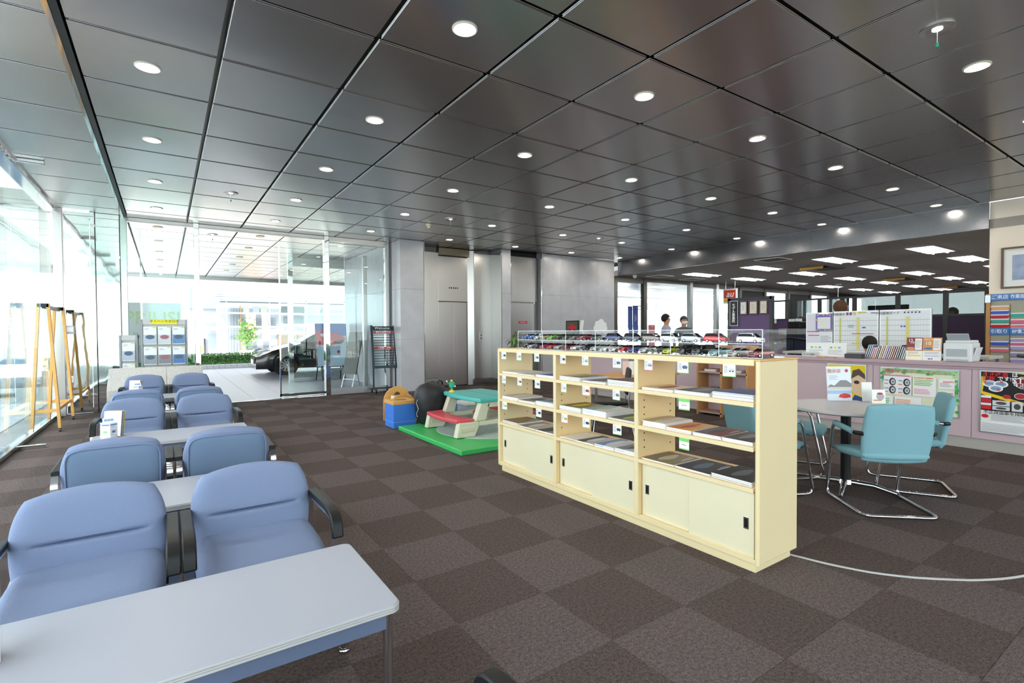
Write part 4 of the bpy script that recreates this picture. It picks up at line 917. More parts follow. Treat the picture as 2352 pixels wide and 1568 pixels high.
for k, (c, nm) in enumerate((('#e6dfd2', 'cream'), ('#c83a30', 'red'), ('#4f9fc0', 'blue'), ('#b5d95a', 'lime'), ('#f1f1ee', 'white'), ('#e9d24a', 'yellow'), ('#eceae4', 'ivory'))):
    b = MB().color(c).box(-.012, .012, -.08, .08, 0, .2).color('#f6f6f2').box(-.009, .009, -.081, .079, .002, .201); o = b.build('picture_book', PRINT); o.location = (2.86+k*.04, 7.44, .187); o.rotation_euler = (0, .1, 0)
    tag(o, '%s picture book standing in the wooden children\'s rack' % nm, 'book', 'picture books in the rack')
# toy bins behind the picnic table
for k, (x, y, c, cn) in enumerate(((4.0, 7.0, '#b9c2cc', 'pale grey'), (4.42, 6.95, '#2f3034', 'black'))):
    t = thing('toy_bin', '%s toy bin with %s lid behind the picnic table' % (cn, 'white' if k == 0 else 'dark'), 'bin', (x, y, 0)); cm = M('bin_'+cn.replace(' ', '_'), c, .4)
    MB().box(-.18, .18, -.16, .16, 0, .22).build('body', cm, t, bevel=.015); MB().box(-.2, .2, -.18, .18, .22, .27).build('lid', WHITE if k == 0 else BLACK, t, bevel=.01); MB().box(-.03, .03, -.165, -.16, .09, .15).build('sticker', PAPER, t)
t = thing('floor_panel', 'flat light blue board leaning behind the black bag', 'board', (3.85, 7.35, 0)); MB().box(-.4, .4, -.02, .02, 0, .36).build('panel', M('pale_blue'), t, bevel=.004); MB().box(-.4, .4, -.025, .025, .34, .37).build('rim', BLU, t)

# ================================================================ ROUND TABLE AND TEAL CHAIRS
TABG = M('round_table_top', '#c9c4c4', .35)
t = thing('round_table', 'round grey table with black column and chrome cross base', 'table', (4.8, 1.98, 0), .3)
MB().lathe([(.001, .68), (.43, .68), (.45, .69), (.45, .705), (.443, .712), (.001, .712)], 48).build('table_top', TABG, t, smooth=40)
MB().lathe([(.001, .06), (.038, .06), (.038, .68), (.001, .68)], 20).build('column', BLACK, t, smooth=40); MB().lathe([(.001, .05), (.055, .05), (.045, .085), (.001, .085)], 16).build('hub', CHROME, t, smooth=40)
for k in range(4):
    a = PI/2*k; c, s = math.cos(a), math.sin(a); MB().tube([(c*.03, s*.03, .065), (c*.2, s*.2, .06), (c*.36, s*.36, .02)], [.026, .022, .016], 10).build('leg', CHROME, t, smooth=50); 
def teal_chair():
    t = thing('cantilever_chair', '', 'chair', group='teal cantilever armchairs')
    MB().pillow(.47, .46, .06, T(0, .235, .60, rx=-.2), a=.14, p=9, n=18, front=lambda u, v: .018*(1-u*u)).build('backrest', TEAL, t, smooth=60, merge=True)
    MB().pillow(.48, .50, .075, T(0, .0, .415, rx=-PI/2+.09), a=.14, p=8, n=18, front=lambda u, v: .01*(1-u*u)).build('seat', TEAL, t, smooth=60, merge=True)
    path = [(-.27, .2, .60), (-.27, -.13, .62), (-.262, -.25, .012), (-.25, .3, .012), (.25, .3, .012), (.262, -.25, .012), (.27, -.13, .62), (.27, .2, .60)]
    MB().tube(arc(path, .07, 6), .0125, 10).build('frame_tube', CHROME, t, smooth=50)
    for s in (-1, 1):
        MB().tube([(s*.27, .17, .602), (s*.27, -.1, .619)], .021, 12).build('armrest', TEAL, t, smooth=50); MB().tube([(s*.27, .2, .60), (s*.225, .245, .598)], .016, 8).build('arm_bracket', BLACK, t, smooth=50)
        MB().tube([(s*.22, -.16, .385), (s*.264, -.17, .42)], .01, 8).build('seat_bracket', CHROME, t)
    MB().tube([(-.2, -.15, .375), (.2, -.15, .375)], .01, 8).build('cross_tube', CHROME, t)
    return t
tc = teal_chair()
spots = [(4.56, 1.65, -PI/4+.04, 'teal fabric cantilever chair with its back to the camera at the round table'), (5.3, 1.72, -PI/4+1.27, 'teal cantilever chair right of the round table, before the green poster'), (5.13, 2.55, -PI/4-2.0, 'teal cantilever chair behind the round table, next to the shelf end'), (4.3, 2.4, -PI/4-1.25, 'teal cantilever chair mostly hidden behind the cream shelf end')]
for k, (x, y, rz, lb) in enumerate(spots):
    # chair front is local -y; turned so that it faces the table
    rot = rz+PI
    if k == 0: tc.location = (x, y, 0); tc.rotation_euler = (0, 0, rot); tc['label'] = lb
    else: dup(tc, (x, y, 0), rot, lb)
# leaflets on the round table
def stand(name, lb, x, y, z, w, h, rz, items, txt=None, depth=.05):
    t = thing(name, lb, 'leaflet stand', (x, y, z), rz); MB().obox((w, .003, h), T(0, .01, h/2+.002, rx=-.1)).build('card', PAPER, t); art(items, w, h, t, (-w/2, .01-h/2*math.sin(.1)-.0045, .002), (-.1, 0, 0), 'card_print')
    MB().obox((w*.7, .004, h*.95), T(0, .045, h*.46+.008, rx=.12)).build('easel_back', PAPER, t)
    if txt: lettering(txt[0], txt[1], txt[2], t, (txt[3]*w-w/2, (.01-h/2*math.sin(.1)-.012)+(txt[4]*h)*math.tan(.1), txt[4]*h+.002), (PI/2-.1, 0, 0))
    return t
FACE = -.62
stand('leaflet_stand', 'pale blue walking-path leaflet stand on the round table', 5.08, 2.15, .713, .22, .31, FACE, [('r', '#e3ecf8', 0, 0, 1, 1), ('p', '#8a8a90', [(.0, .4), (.15, .48), (.3, .44), (.55, .6), (.8, .6), (1, .5), (1, .36), (0, .36)]), ('r', '#d9d3c2', 0, .32, 1, .4), ('r', '#a9c4ea', 0, .2, 1, .3), ('p', '#d84a44', [(.45, .1), (.5, .18), (.7, .22), (.92, .18), (.95, .1), (.7, .07)]), ('e', '#c84a58', .82, .88, .07, .05)] + lines(.1, .6, .5, .74, 5, '#b9c2cc'), ('散歩道', .04, M('orange_ink', '#d98a5a', .6), .3, .86))
stand('leaflet_stand', 'small white flower leaflet in a stand on the round table', 5.14, 1.86, .713, .11, .12, FACE-.1, [('r', '#f6f6f2', 0, 0, 1, 1), ('e', '#b9aeb8', .62, .5, .3, .25), ('e', '#a83a68', .6, .72, .22, .08), ('r', '#c89a6a', .1, .2, .7, .28)])
t = thing('leaflet_holder', 'white leaflets standing in a clear holder on the round table', 'brochure holder', (5.225, 1.985, .713), FACE)
for q in range(3): MB().obox((.09, .004, .17), T(.0+q*.008, .012*q, .086, rx=-.1)).build('leaflet', PAPER, t)
MB().box(-.055, .055, -.022, .05, 0, .003).box(-.055, .055, -.022, -.018, .003, .09).build('holder', ACRYL, t)
# ================================================================ RECEPTION COUNTER
MAUVE = M('mauve_panel', '#cdb5bd', .6, var=.04, vscale=3); MAUVED = M('mauve_top', '#b59ba3', .4)
ct = thing('reception_counter', 'long mauve reception counter facing the round table', 'counter', (7.8, 3.8, 0))
def kp(nm, x0, x1, y0, y1, z0, z1, mt=MAUVE, par=None, bv=.003): return MB().box(x0-7.8, x1-7.8, y0-3.8, y1-3.8, z0, z1).build(nm, mt, par or ct, bevel=bv)
ys = [-1.0, 1.82, 2.79, 3.76, 5.2, 6.7, 9.2]
for a, b in zip(ys[:-1], ys[1:]): kp('front_panel', 7.52, 7.56, a+.002, b-.002, .13, .915)
kp('base_board', 7.55, 7.58, -1, 9.2, 0, .13, M('grey_base', '#b9b4ae', .4)); kp('counter_top', 7.48, 7.95, -1.03, 9.23, .93, .975, MAUVED, bv=.008); kp('top_lip', 7.5, 7.52, -1, 9.2, .905, .93, MAUVED)
kp('end_panel', 7.56, 7.9, 9.16, 9.2, 0, .93); kp('end_panel', 7.56, 7.9, -1, -.96, 0, .93); kp('rear_panel', 7.86, 7.9, -.96, 9.16, 0, .93)
# framed posters on the counter front (read from -x)
def poster(name, lb, ya, yb, z0, z1, items, cat='poster', frame=True):
    t = thing(name, lb, cat, (7.512, ya, z0), -PI/2); w, h = ya-yb, z1-z0
    if frame:
        f = MB(); e = .012; f.box(0, w, -.006, .006, 0, e); f.box(0, w, -.006, .006, h-e, h); f.box(0, e, -.006, .006, e, h-e); f.box(w-e, w, -.006, .006, e, h-e); f.build('frame', ALU, t)
    MB().box(.005, w-.005, 0, .005, .005, h-.005).build('sheet', PAPER, t); art(items, w, h, t, (0, -.001, 0), name='printed_picture', mat=GLOSSPRINT); return t, w, h
INK = M('ink', '#3a3a34', .6); REDI = M('red_ink', '#d8262e', .5); BLKI = M('black_ink', '#17171a', .5)
it = [('r', '#f1d51c', .02, .02, .98, .98), ('r', '#efe7d2', .02, .02, .4, .3), ('p', '#2f4f90', [(.6, .02), (.62, .3), (.72, .42), (.98, .36), (.98, .02)]), ('e', '#e8c9a8', .8, .62, .18, .2), ('p', '#5a4a40', [(.62, .72), (.66, .88), (.82, .92), (.96, .82), (.98, .72), (.8, .8)]), ('e', '#3a2f30', .76, .66, .07, .035), ('r', '#d6383a', .04, .5, .3, .56), ('r', '#3a3a3c', .04, .4, .35, .48), ('r', '#d6452f', .04, .2, .4, .36)]
poster('poster', 'yellow framed poster with a cartoon face on the counter front', 3.33, 2.86, .21, .9, it)
it = [('r', '#e9eed2', .01, .01, .99, .99), ('p', '#9fd49a', [(.01, .99), (.01, .6), (.06, .78), (.2, .9), (.99, .88), (.94, .5), (.99, .2), (.99, .99)])]
random.seed(3)
for k in range(46):
    side = random.random(); x = random.uniform(.01, .05) if side < .3 else (random.uniform(.94, .99) if side < .6 else random.uniform(.02, .98)); z = random.uniform(.05, .98) if side < .6 else random.uniform(.88, .985)
    it.append(('e', random.choice(['#5fb86a', '#8fd08a', '#4aa65a', '#b9e0a0']), x, z, .025, .03))
it += [('r', '#faf7fb', .05, .4, .42, .84), ('r', '#faf7fb', .44, .4, .73, .82), ('r', '#faf7fb', .76, .6, .95, .8), ('r', '#faf7fb', .76, .3, .95, .55), ('r', '#faf7fb', .05, .05, .18, .36), ('r', '#faf7fb', .2, .05, .55, .36), ('r', '#e4508a', .06, .81, .4, .825), ('r', '#e88a3a', .46, .79, .7, .805)]
for cx, cz in ((.17, .68), (.36, .68), (.17, .5), (.36, .5)): it += [('e', '#26272b', cx, cz, .045, .085), ('e', '#c9ccd2', cx+.006, cz, .03, .06), ('e', '#6a6d72', cx+.006, cz, .012, .02), ('r', '#5aa0d8', cx-.11, cz+.02, cx-.055, cz+.04), ('r', '#e88a3a', cx-.11, cz-.06, cx-.06, cz-.04)]
it += lines(.46, .62, .7, .76, 4, '#8fc05a')+lines(.46, .44, .7, .56, 4, '#e49aa8')+lines(.78, .63, .93, .72, 4, '#a9b4ac')+lines(.06, .08, .16, .3, 5, '#7ac07a')+lines(.22, .08, .5, .3, 6, '#e8a06a')
t, w, h = poster('poster', 'green leaf-bordered maintenance poster with tyres on the counter front', 2.70, 1.925, .33, .885, it)
lettering('春夏のメンテナンスメニュー', .052, M('pink_ink', '#e0507a', .5), t, (w*.5, -.025, h*.92), bold=.008); lettering('8,500円', .03, REDI, t, (w*.88, -.025, h*.745)); lettering('2,700円', .03, REDI, t, (w*.88, -.025, h*.5)); lettering('バッテリー交換', .026, M('orange_ink'), t, (w*.56, -.025, h*.795)); lettering('快適なドライブはタイヤから', .024, M('pink_ink'), t, (w*.22, -.025, h*.825))
it = [('r', '#f6f4f6', 0, 0, 1, 1), ('r', '#1c1b1f', .02, .36, .98, .98), ('p', '#f0cf22', [(.02, .66), (.02, .9), (.1, .9), (.05, .66)]), ('p', '#f0cf22', [(.02, .62), (.02, .67), (.98, .47), (.98, .42)]), ('p', '#f0cf22', [(.5, .98), (.98, .93), (.98, .98)])]
for cx, cz in ((.17, .79), (.35, .79), (.27, .72)): it += [('e', '#ffffff', cx, cz, .12, .055), ('e', '#9fb4d0', cx, cz, .09, .04), ('r', '#7b93b4', cx-.07, cz-.01, cx+.06, cz+.01)]
it += [('o', '#ffffff', .74, .83, .2, .1), ('o', '#8e2630', .74, .83, .185, .092), ('o', '#ffffff', .66, .62, .1, .05), ('o', '#b3303a', .66, .62, .09, .044), ('o', '#b3303a', .45, .6, .07, .035), ('o', '#b3303a', .34, .52, .05, .026), ('o', '#b3303a', .55, .52, .05, .026), ('r', '#d42630', .03, .49, .2, .55), ('r', '#f4f2f4', .03, .56, .2, .6), ('r', '#d42630', .03, .38, .2, .44), ('r', '#f4f2f4', .03, .445, .2, .48)]
for a, b, c, d in ((.22, .45, .5, .53), (.22, .38, .5, .44), (.53, .38, .7, .53), (.73, .38, .96, .45), (.73, .46, .96, .53)): it += [('r', '#dcdde0', a, b, c, d), ('e', '#4a4d52', (a+c)/2, (b+d)/2, (c-a)*.32, (d-b)*.3)]
it += [('e', '#d42630', .1, .27, .06, .03)]+lines(.2, .2, .9, .3, 6, '#b4b4ba')+lines(.05, .03, .95, .16, 8, '#c9c9ce')
t, w, h = poster('poster', 'black and red warning poster with stop signs at the counter\'s right end', 1.75, 1.25, .21, .9, it)
WH = M('white_ink', '#ffffff', .5)
lettering('不正改造', .058, M('red_ink'), t, (w*.27, -.025, h*.94), bold=.012, sx=.9); lettering('は', .05, WH, t, (w*.58, -.025, h*.94), bold=.012); lettering('犯罪', .058, M('red_ink'), t, (w*.16, -.025, h*.875), bold=.012, sx=.9); lettering('です!!', .05, WH, t, (w*.43, -.025, h*.875), bold=.012)
lettering('STOP', .085, WH, t, (w*.74, -.025, h*.855), bold=.012); lettering('不正改造', .045, WH, t, (w*.74, -.025, h*.79), bold=.008); lettering('不正改造車を排除する', .042, BLKI, t, (w*.5, -.025, h*.335), bold=.006)
for cx, cz in ((.1, .81), (.37, .82), (.32, .695)): lettering('×', .06, REDI, t, (w*cx, -.026, h*cz), bold=.012)

# things on the counter (z .975)
CT = .9755
def card_on_counter(name, lb, ya, yb, x, h, items, texts=(), z=CT, cat='sign', lean=.12):
    w = ya-yb; t = thing(name, lb, cat, (x, ya, z), -PI/2); MB().obox((w, .004, h), T(w/2, h*lean/2, h/2, rx=-lean)).build('card', PAPER, t)
    art(items, w, h, t, (0, -.004, .002), (-lean, 0, 0)); MB().obox((w*.8, .004, h*.97), T(w/2, h*lean+.04, h*.485, rx=lean*1.1)).build('easel_back', PAPER, t)
    for s_, sz, mt, fx, fz in texts: lettering(s_, sz, mt, t, (fx*w, fz*h*lean-.009, fz*h+.002), (PI/2-lean, 0, 0), bold=.01)
    return t
card_on_counter('notice_board', 'white two-page notice with coloured tabs on the counter', 3.7, 3.17, 7.68, .2, [('r', '#f2f4f6', .02, .03, .98, .97)]+[('r', c, a, .6, a+.06, .72) for a, c in ((.12, '#6ac47a'), (.22, '#e8cf4a'), (.32, '#6ab4c0'), (.6, '#7ac86a'), (.7, '#ecd24a'), (.8, '#7ac4cc'))]+lines(.08, .15, .45, .5, 5, '#c2c8ce')+lines(.56, .15, .92, .5, 5, '#c2c8ce'))
card_on_counter('desk_sign', 'small grey reception name plate at the left end of the counter items', 3.715, 3.52, 7.6, .06, [('r', '#c9c9c8', 0, 0, 1, 1)], (('サービス受付', .026, INK, .5, .5),))
card_on_counter('price_display', 'maroon and white inspection price card standing on the counter', 2.485, 2.32, 7.66, .28, [('r', '#f6f2ee', 0, 0, 1, 1), ('r', '#8e4450', .0, .42, 1, 1), ('r', '#f4f0ec', .52, .45, .95, .96), ('r', '#f3d88a', .05, .45, .48, .56), ('r', '#f1dc7a', .1, .16, .9, .24)]+lines(.56, .52, .92, .86, 5, '#c9c4c0')+lines(.1, .27, .9, .36, 2, '#b9b0aa'), (('12', .05, WH, .25, .86), ('ヶ月', .024, WH, .36, .76), ('8,500円', .022, REDI, .27, .5)))
card_on_counter('price_display', 'orange and white care price card beside the maroon one', 2.318, 2.135, 7.66, .28, [('r', '#f4f2f0', 0, 0, 1, 1), ('r', '#d99a5a', .0, .42, 1, 1), ('r', '#f4f0ec', .55, .45, .95, .96), ('r', '#7fa6d8', .06, .46, .5, .58), ('r', '#c9d8ee', .1, .16, .9, .24), ('r', '#4a6fc0', .3, .05, .42, .1), ('r', '#d8505a', .45, .05, .55, .1)]+lines(.58, .52, .92, .86, 5, '#c9c4c0')+lines(.1, .27, .9, .36, 2, '#b9b0aa'), (('10', .06, WH, .28, .74), ('プロケア', .024, WH, .28, .9), ('2,700円', .022, INK, .28, .52)))
t = thing('pen_tray', 'orange clipboard lying on the counter before the notice', 'clipboard', (7.58, 3.37, CT)); MB().box(-.05, .05, -.11, .11, 0, .008).build('board', M('orange_board', '#d98a3a', .5), t); MB().box(-.02, .02, -.03, .03, .008, .014).build('clip', CHROME, t)
t = thing('desk_tray', 'black oblong desk tray on the counter right of the notice', 'tray', (7.64, 3.05, CT)); b = MB(); b.box(-.06, .06, -.1, .1, 0, .006); b.box(-.06, -.055, -.1, .1, .006, .058); b.box(.055, .06, -.1, .1, .006, .058); b.box(-.055, .055, -.1, -.095, .006, .058); b.box(-.055, .055, .095, .1, .006, .058); b.build('body', M('tray_black', '#3b3f48', .5), t)
MB().box(-.05, .05, -.085, .085, .0065, .03).build('note_pad', PAPER, t)
# row of files
cols = ['#4a6ac8', '#2fa08a', '#3f8fb0', '#f08aa0', '#f4a4ac', '#c9c2b4', '#2a2628', '#f0ead8', '#b98a5a', '#e8e0d0', '#b9a4d8', '#8a7ac0', '#c9b89a', '#b0623a', '#a84a5a', '#8a9a8c', '#3f4a58', '#7a5aa0', '#8fc0a8', '#dfe4e6', '#e9ebee', '#e4e0da', '#f0c9c0', '#dfe0e4']
names = ['royal blue', 'sea green', 'sky blue', 'rose pink', 'light pink', 'stone', 'black', 'cream', 'tan', 'ivory', 'lilac', 'violet', 'sand', 'rust', 'crimson', 'sage', 'slate', 'purple', 'mint', 'pale grey', 'white', 'beige', 'peach', 'silver']
y = 2.98
for c, n in zip(cols, names):
    h = random.uniform(.15, .19); b = MB().color(c).box(-.08, .08, -.007, .007, 0, h).color('#f4f4f0').box(-.081, .079, -.004, .004, .004, h+.001)
    o = b.build('document_file', PRINT); o.location = (7.85, y, CT); o.rotation_euler = (.28, 0, 0); tag(o, '%s document file leaning in the row behind the counter' % n, 'file', 'document files behind the counter'); y -= .0225
t = thing('back_desk', 'low desk behind the counter carrying files and whiteboards', 'desk', (9.08, 3.3, 0)); MB().box(-.32, .32, -1.35, 1.3, .96, .995).build('desk_top', M('desk_grey', '#c4c4c2', .5), t)
for x in (-.28, .28):
    for yy in (-1.3, 1.25): MB().box(x-.02, x+.02, yy-.02, yy+.02, 0, .96).build('leg', ALU, t)
# whiteboards standing on the desk
def board(lb, ya, yb, z0, z1, x, items, txt=None):
    w, h = ya-yb, z1-z0; t = thing('whiteboard', lb, 'whiteboard', (x, ya, z0), -PI/2, 'schedule whiteboards'); MB().box(0, w, 0, .02, 0, h).build('panel', M('board_white', '#e9edf1', .3), t)
    f = MB(); e = .012
    for q in ((0, w, 0, e), (0, w, h-e, h), (0, e, e, h-e), (w-e, w, e, h-e)): f.box(q[0], q[1], -.005, .025, q[2], q[3])
    f.build('frame', M('alu_white', '#eef0f2', .3, .2), t); art(items, w, h, t, (0, -.001, 0))
    for x0 in (.03, w-.06): MB().box(x0, x0+.03, -.06, .12, -.005+.005, .012).build('foot', ALU, t)
    if txt: lettering(txt, .045, INK, t, (w*.16, -.012, h*.92))
    return t
grid = [('r', '#eef2f5', .02, .02, .98, .86)]
for k in range(7): grid.append(('r', '#8b949c', .02, .04+.12*k, .98, .046+.12*k))
for k in range(14): grid.append(('r', '#c9d0d6', .14+.06*k, .04, .143+.06*k, .84))
grid += [('r', '#d8cf6a', .14, .1, .17, .84), ('r', '#e6dd8a', .53, .06, .59, .84)]
g1 = grid+[('r', '#a03a90', .42, .44, .9, .455), ('r', '#4a5ac8', .65, .58, .73, .61), ('r', '#e4dc3a', .42, .2, .62, .225), ('r', '#e4dc3a', .68, .2, .86, .225), ('r', '#a24a90', .3, .9, .34, .97), ('r', '#a24a90', .38, .9, .42, .97), ('r', '#d6cf7a', .46, .9, .5, .98), ('r', '#d6cf7a', .56, .94, .74, .98), ('r', '#5a6ac8', .84, .93, .94, .95)]+lines(.34, .58, .5, .66, 3, '#9aa0b0')
g2 = grid+[('r', '#4a5ac8', .42, .6, .46, .63), ('r', '#4a5ac8', .48, .6, .52, .63)]+[('e', '#3f4fb0', .5+.07*k, .93, .018, .018) for k in range(5)]+[('r', '#d8cf5a', .5+.07*k, .965, .54+.07*k, .98) for k in range(4)]
board('schedule whiteboard with purple and yellow marks, left of the pair', 3.90, 3.27, 1.0, 1.65, 9.0, g1, '予約管理ボード'); board('schedule whiteboard with blue dots, right of the pair', 3.255, 2.62, 1.0, 1.65, 9.0, g2, '予約管理ボード')
board('narrow whiteboard with a calendar hanging, at the left end', 4.33, 3.915, 1.0, 1.64, 9.0, [('r', '#e6e6f4', .03, .04, .5, .94), ('r', '#c83a4a', .03, .5, .5, .52), ('r', '#c83a4a', .08, .4, .5, .42)]+lines(.55, .05, .95, .4, 8, '#b4bcc6'))
t = thing('wall_calendar', 'purple-bordered calendar hung on the narrow whiteboard', 'calendar', (8.985, 4.17, 1.33), -PI/2); MB().box(0, .25, 0, .004, 0, .29).build('sheet', M('calendar_purple', '#7a74c4', .6), t)
art([('r', '#f4f4f2', .1, .14, .9, .8)]+[('r', '#9aa0a8', .16+.11*c, .24+.11*r_, .2+.11*c, .255+.11*r_) for c in range(7) for r_ in range(5)]+[('e', c, x, z, .06, .05) for c, x, z in (('#e8a0b0', .5, .92), ('#f0c060', .72, .94), ('#e4d060', .15, .92), ('#f0b0a0', .88, .92), ('#e0c070', .06, .65))]+[('r', c, .05+.16*k, .03, .17+.16*k, .1) for k, c in enumerate(('#b4d08a', '#e0a0a0', '#8aa0e0', '#e8d07a', '#a0c8b0', '#e4c090'))], .25, .29, t, (0, -.001, 0)); MB().box(.05, .2, -.004, .008, .285, .3).build('binding', CHROME, t)
# printer
t = thing('printer', 'white office printer on the counter beside the price cards', 'printer', (7.79, 1.98, CT)); PR = M('printer_white', '#dfe1e3', .4)
MB().box(-.16, .16, -.13, .13, 0, .22).build('body', PR, t, bevel=.012); MB().box(-.13, .15, -.12, .12, .22, .25).build('lid', PR, t, bevel=.01); MB().box(-.168, -.158, -.09, .1, .06, .15).build('output_slot', M('slot_grey', '#a9b0b5', .4), t); MB().obox((.02, .2, .14), T(-.12, 0, .27, ry=-.7)).build('paper_tray', M('slot_grey'), t); MB().box(-.17, -.16, -.1, .1, .01, .03).build('drawer_front', M('slot_grey'), t)
MB().obox((.2, .012, .1), T(0, -.15, .12, rx=.25)).build('side_tray', PR, t)
# folder rack on the beige wall
t = thing('folder_rack', 'wall rack of coloured job folders on the beige wall', 'folder rack', (11.1, 2.5, 0), -PI/2); RB = M('rack_beige', '#b9b4a0', .5)
MB().box(-.02, .03, 0, .14, .6, 1.92).build('side_board', WOOD, t); MB().box(-.03, .035, -.01, .06, 1.78, 1.9).build('corner_bracket', ALU, t); MB().box(.03, 1.0, .08, .14, .6, 1.92).build('back_board', RB, t)
hd = [[('ご来店', 1.86), ('引取り', 1.31)], [('作業指示', 1.86), ('BP着工', 1.31)]]
fold = {0: [('#e8b070', 1.72), ('#4a5fd0', 1.65), ('#c03040', 1.58), ('#3fb0a0', 1.51), ('#d01820', 1.43), ('#e8708a', 1.33), ('#4a5fd0', 1.15), ('#f0708a', 1.04)], 1: [('#2fb8a8', 1.6), ('#ec7090', 1.5), ('#ee7896', 1.42), ('#a8e0c0', 1.36), ('#b8a0e0', 1.2), ('#e07090', 1.14), ('#c0a8e8', 1.08), ('#a898e0', .98), ('#b0a0e8', .88), ('#a890d8', .78)]}
BL = M('header_blue', '#3f86d8', .5)
for c in range(4):
    x0 = .035+.235*c
    for lab, z in hd[c % 2]:
        MB().box(x0, x0+.225, -.01, -.005, z-.05, z+.05).build('header_card', BL, t); lettering(lab, .07, WH, t, (x0+.112, -.013, z), bold=.01, sx=.8 if len(lab) > 3 else 1)
    for q in range(10):
        z = 1.75-.055*q if q < 9 else 1.2
    for z in [1.75-.1*k for k in range(11)]: MB().obox((.225, .004, .12), T(x0+.112, .04, z-.06, rx=.1)).build('pocket', RB, t)
    for hx, z in fold[c % 2]:
        b = MB().color(hx); b.prism([(0, 0), (.225, 0), (.225, -.03), (.2, -.06), (.025, -.06), (0, -.03)], (x0, .012, z), (1, 0, 0), (0, 0, 1), .004); b.color('#f6f2f2').box(x0+.004, x0+.22, .005, .007, z-.012, z+.006); b.build('job_folder', PRINT, t)
# framed picture on the beige wall
t = thing('framed_picture', 'blue abstract picture in a wooden frame on the beige wall', 'picture', (11.245, 2.37, 2.0), -PI/2); b = MB()
for q in ((0, .9, 0, .03), (0, .9, .63, .66), (0, .03, .03, .63), (.87, .9, .03, .63)): b.box(q[0], q[1], -.03, 0, q[2], q[3])
b.build('frame', M('frame_brown', '#6b5244', .5), t); MB().box(.03, .87, -.01, 0, .03, .63).build('mount', PAPER, t); MB().box(.13, .77, -.013, -.01, .13, .53).build('print', M('blue_print', '#9fb0cc', .5, var=.5, vscale=9), t)
# dark grip at the right edge
t = thing('office_chair', 'office chair behind the counter with only its grey armrest in view', 'chair', (8.45, 1.35, 0)); MB().tube(arc([(-.1, .25, 1.04), (-.25, .1, 1.03), (-.28, -.15, 1.0)], .08), .022, 8).build('armrest', M('chair_grey', '#4c4c50', .5), t, smooth=50)
MB().pillow(.45, .5, .07, T(.1, -.1, 1.1, rz=PI/2), n=12).build('backrest', BLACK, t, smooth=60); MB().pillow(.48, .46, .08, T(-.1, -.1, .55, rx=-PI/2), n=12).build('seat', BLACK, t, smooth=60); MB().cyl((-.1, -.1, .05), (-.1, -.1, .52), .03).build('gas_column', CHROME, t)
for k in range(5): a = 2*PI*k/5; MB().tube([(-.1, -.1, .09), (-.1+.28*math.cos(a), -.1+.28*math.sin(a), .04)], .02, 8).build('base_leg', BLACK, t)

# far end of the counter: small displays seen over the model cars
def display(name, lb, px, py, x, w, h, mb, mt, cat='sign'):
    p = onX(px, py, x); t = thing(name, lb, cat, (x, p.y, CT), -PI/2); mb.build('panel', mt, t); return t
p = onX(1308, 757, 7.62); t = thing('picture_stand', 'dark framed red car picture on a stand behind the model cars', 'picture', (7.7, p.y, CT), -PI/2)
MB().box(-.22, .22, 0, .02, .3, .62).build('frame', DARK, t); art([('r', '#55524a', 0, 0, 1, 1), ('e', '#c83038', .5, .45, .36, .25), ('e', '#c83038', .55, .6, .2, .2), ('e', '#2a2a2c', .3, .28, .08, .12), ('e', '#2a2a2c', .72, .28, .08, .12)], .38, .26, t, (-.19, -.002, .33)); MB().box(-.15, .15, -.02, .1, 0, .01).box(-.02, .02, .02, .04, .01, .4).build('stand', DARK, t)
p = onX(1333, 757, 7.62); t = thing('card_stand', 'tilted white card on a stand behind the model cars', 'sign', (7.66, p.y, CT), -PI/2-.3); MB().obox((.16, .006, .25), T(0, 0, .5, rx=-.15)).build('card', PAPER, t); MB().box(-.05, .05, -.04, .06, 0, .01).box(-.01, .01, .02, .03, .01, .5).build('stand', ALU, t)
p = onX(1375, 757, 7.62); t = thing('cloud_sign', 'white cloud-shaped sign on a stand behind the model cars', 'sign', (7.66, p.y, CT), -PI/2)
cl = MB().box(-.15, .15, -.001, .006, .38, .46)
for q, (cx, cz, r_) in enumerate(((-.14, .44, .06), (-.08, .52, .075), (.03, .55, .085), (.12, .5, .07), (.16, .435, .055), (0, .46, .08))): cl.cyl((cx, -.002-.0004*q, cz), (cx, .007+.0004*q, cz), r_, 20)
cl.build('cloud', WHITE, t); MB().box(-.06, .06, -.03, .05, 0, .01).box(-.01, .01, .01, .02, .01, .4).build('stand', ALU, t)
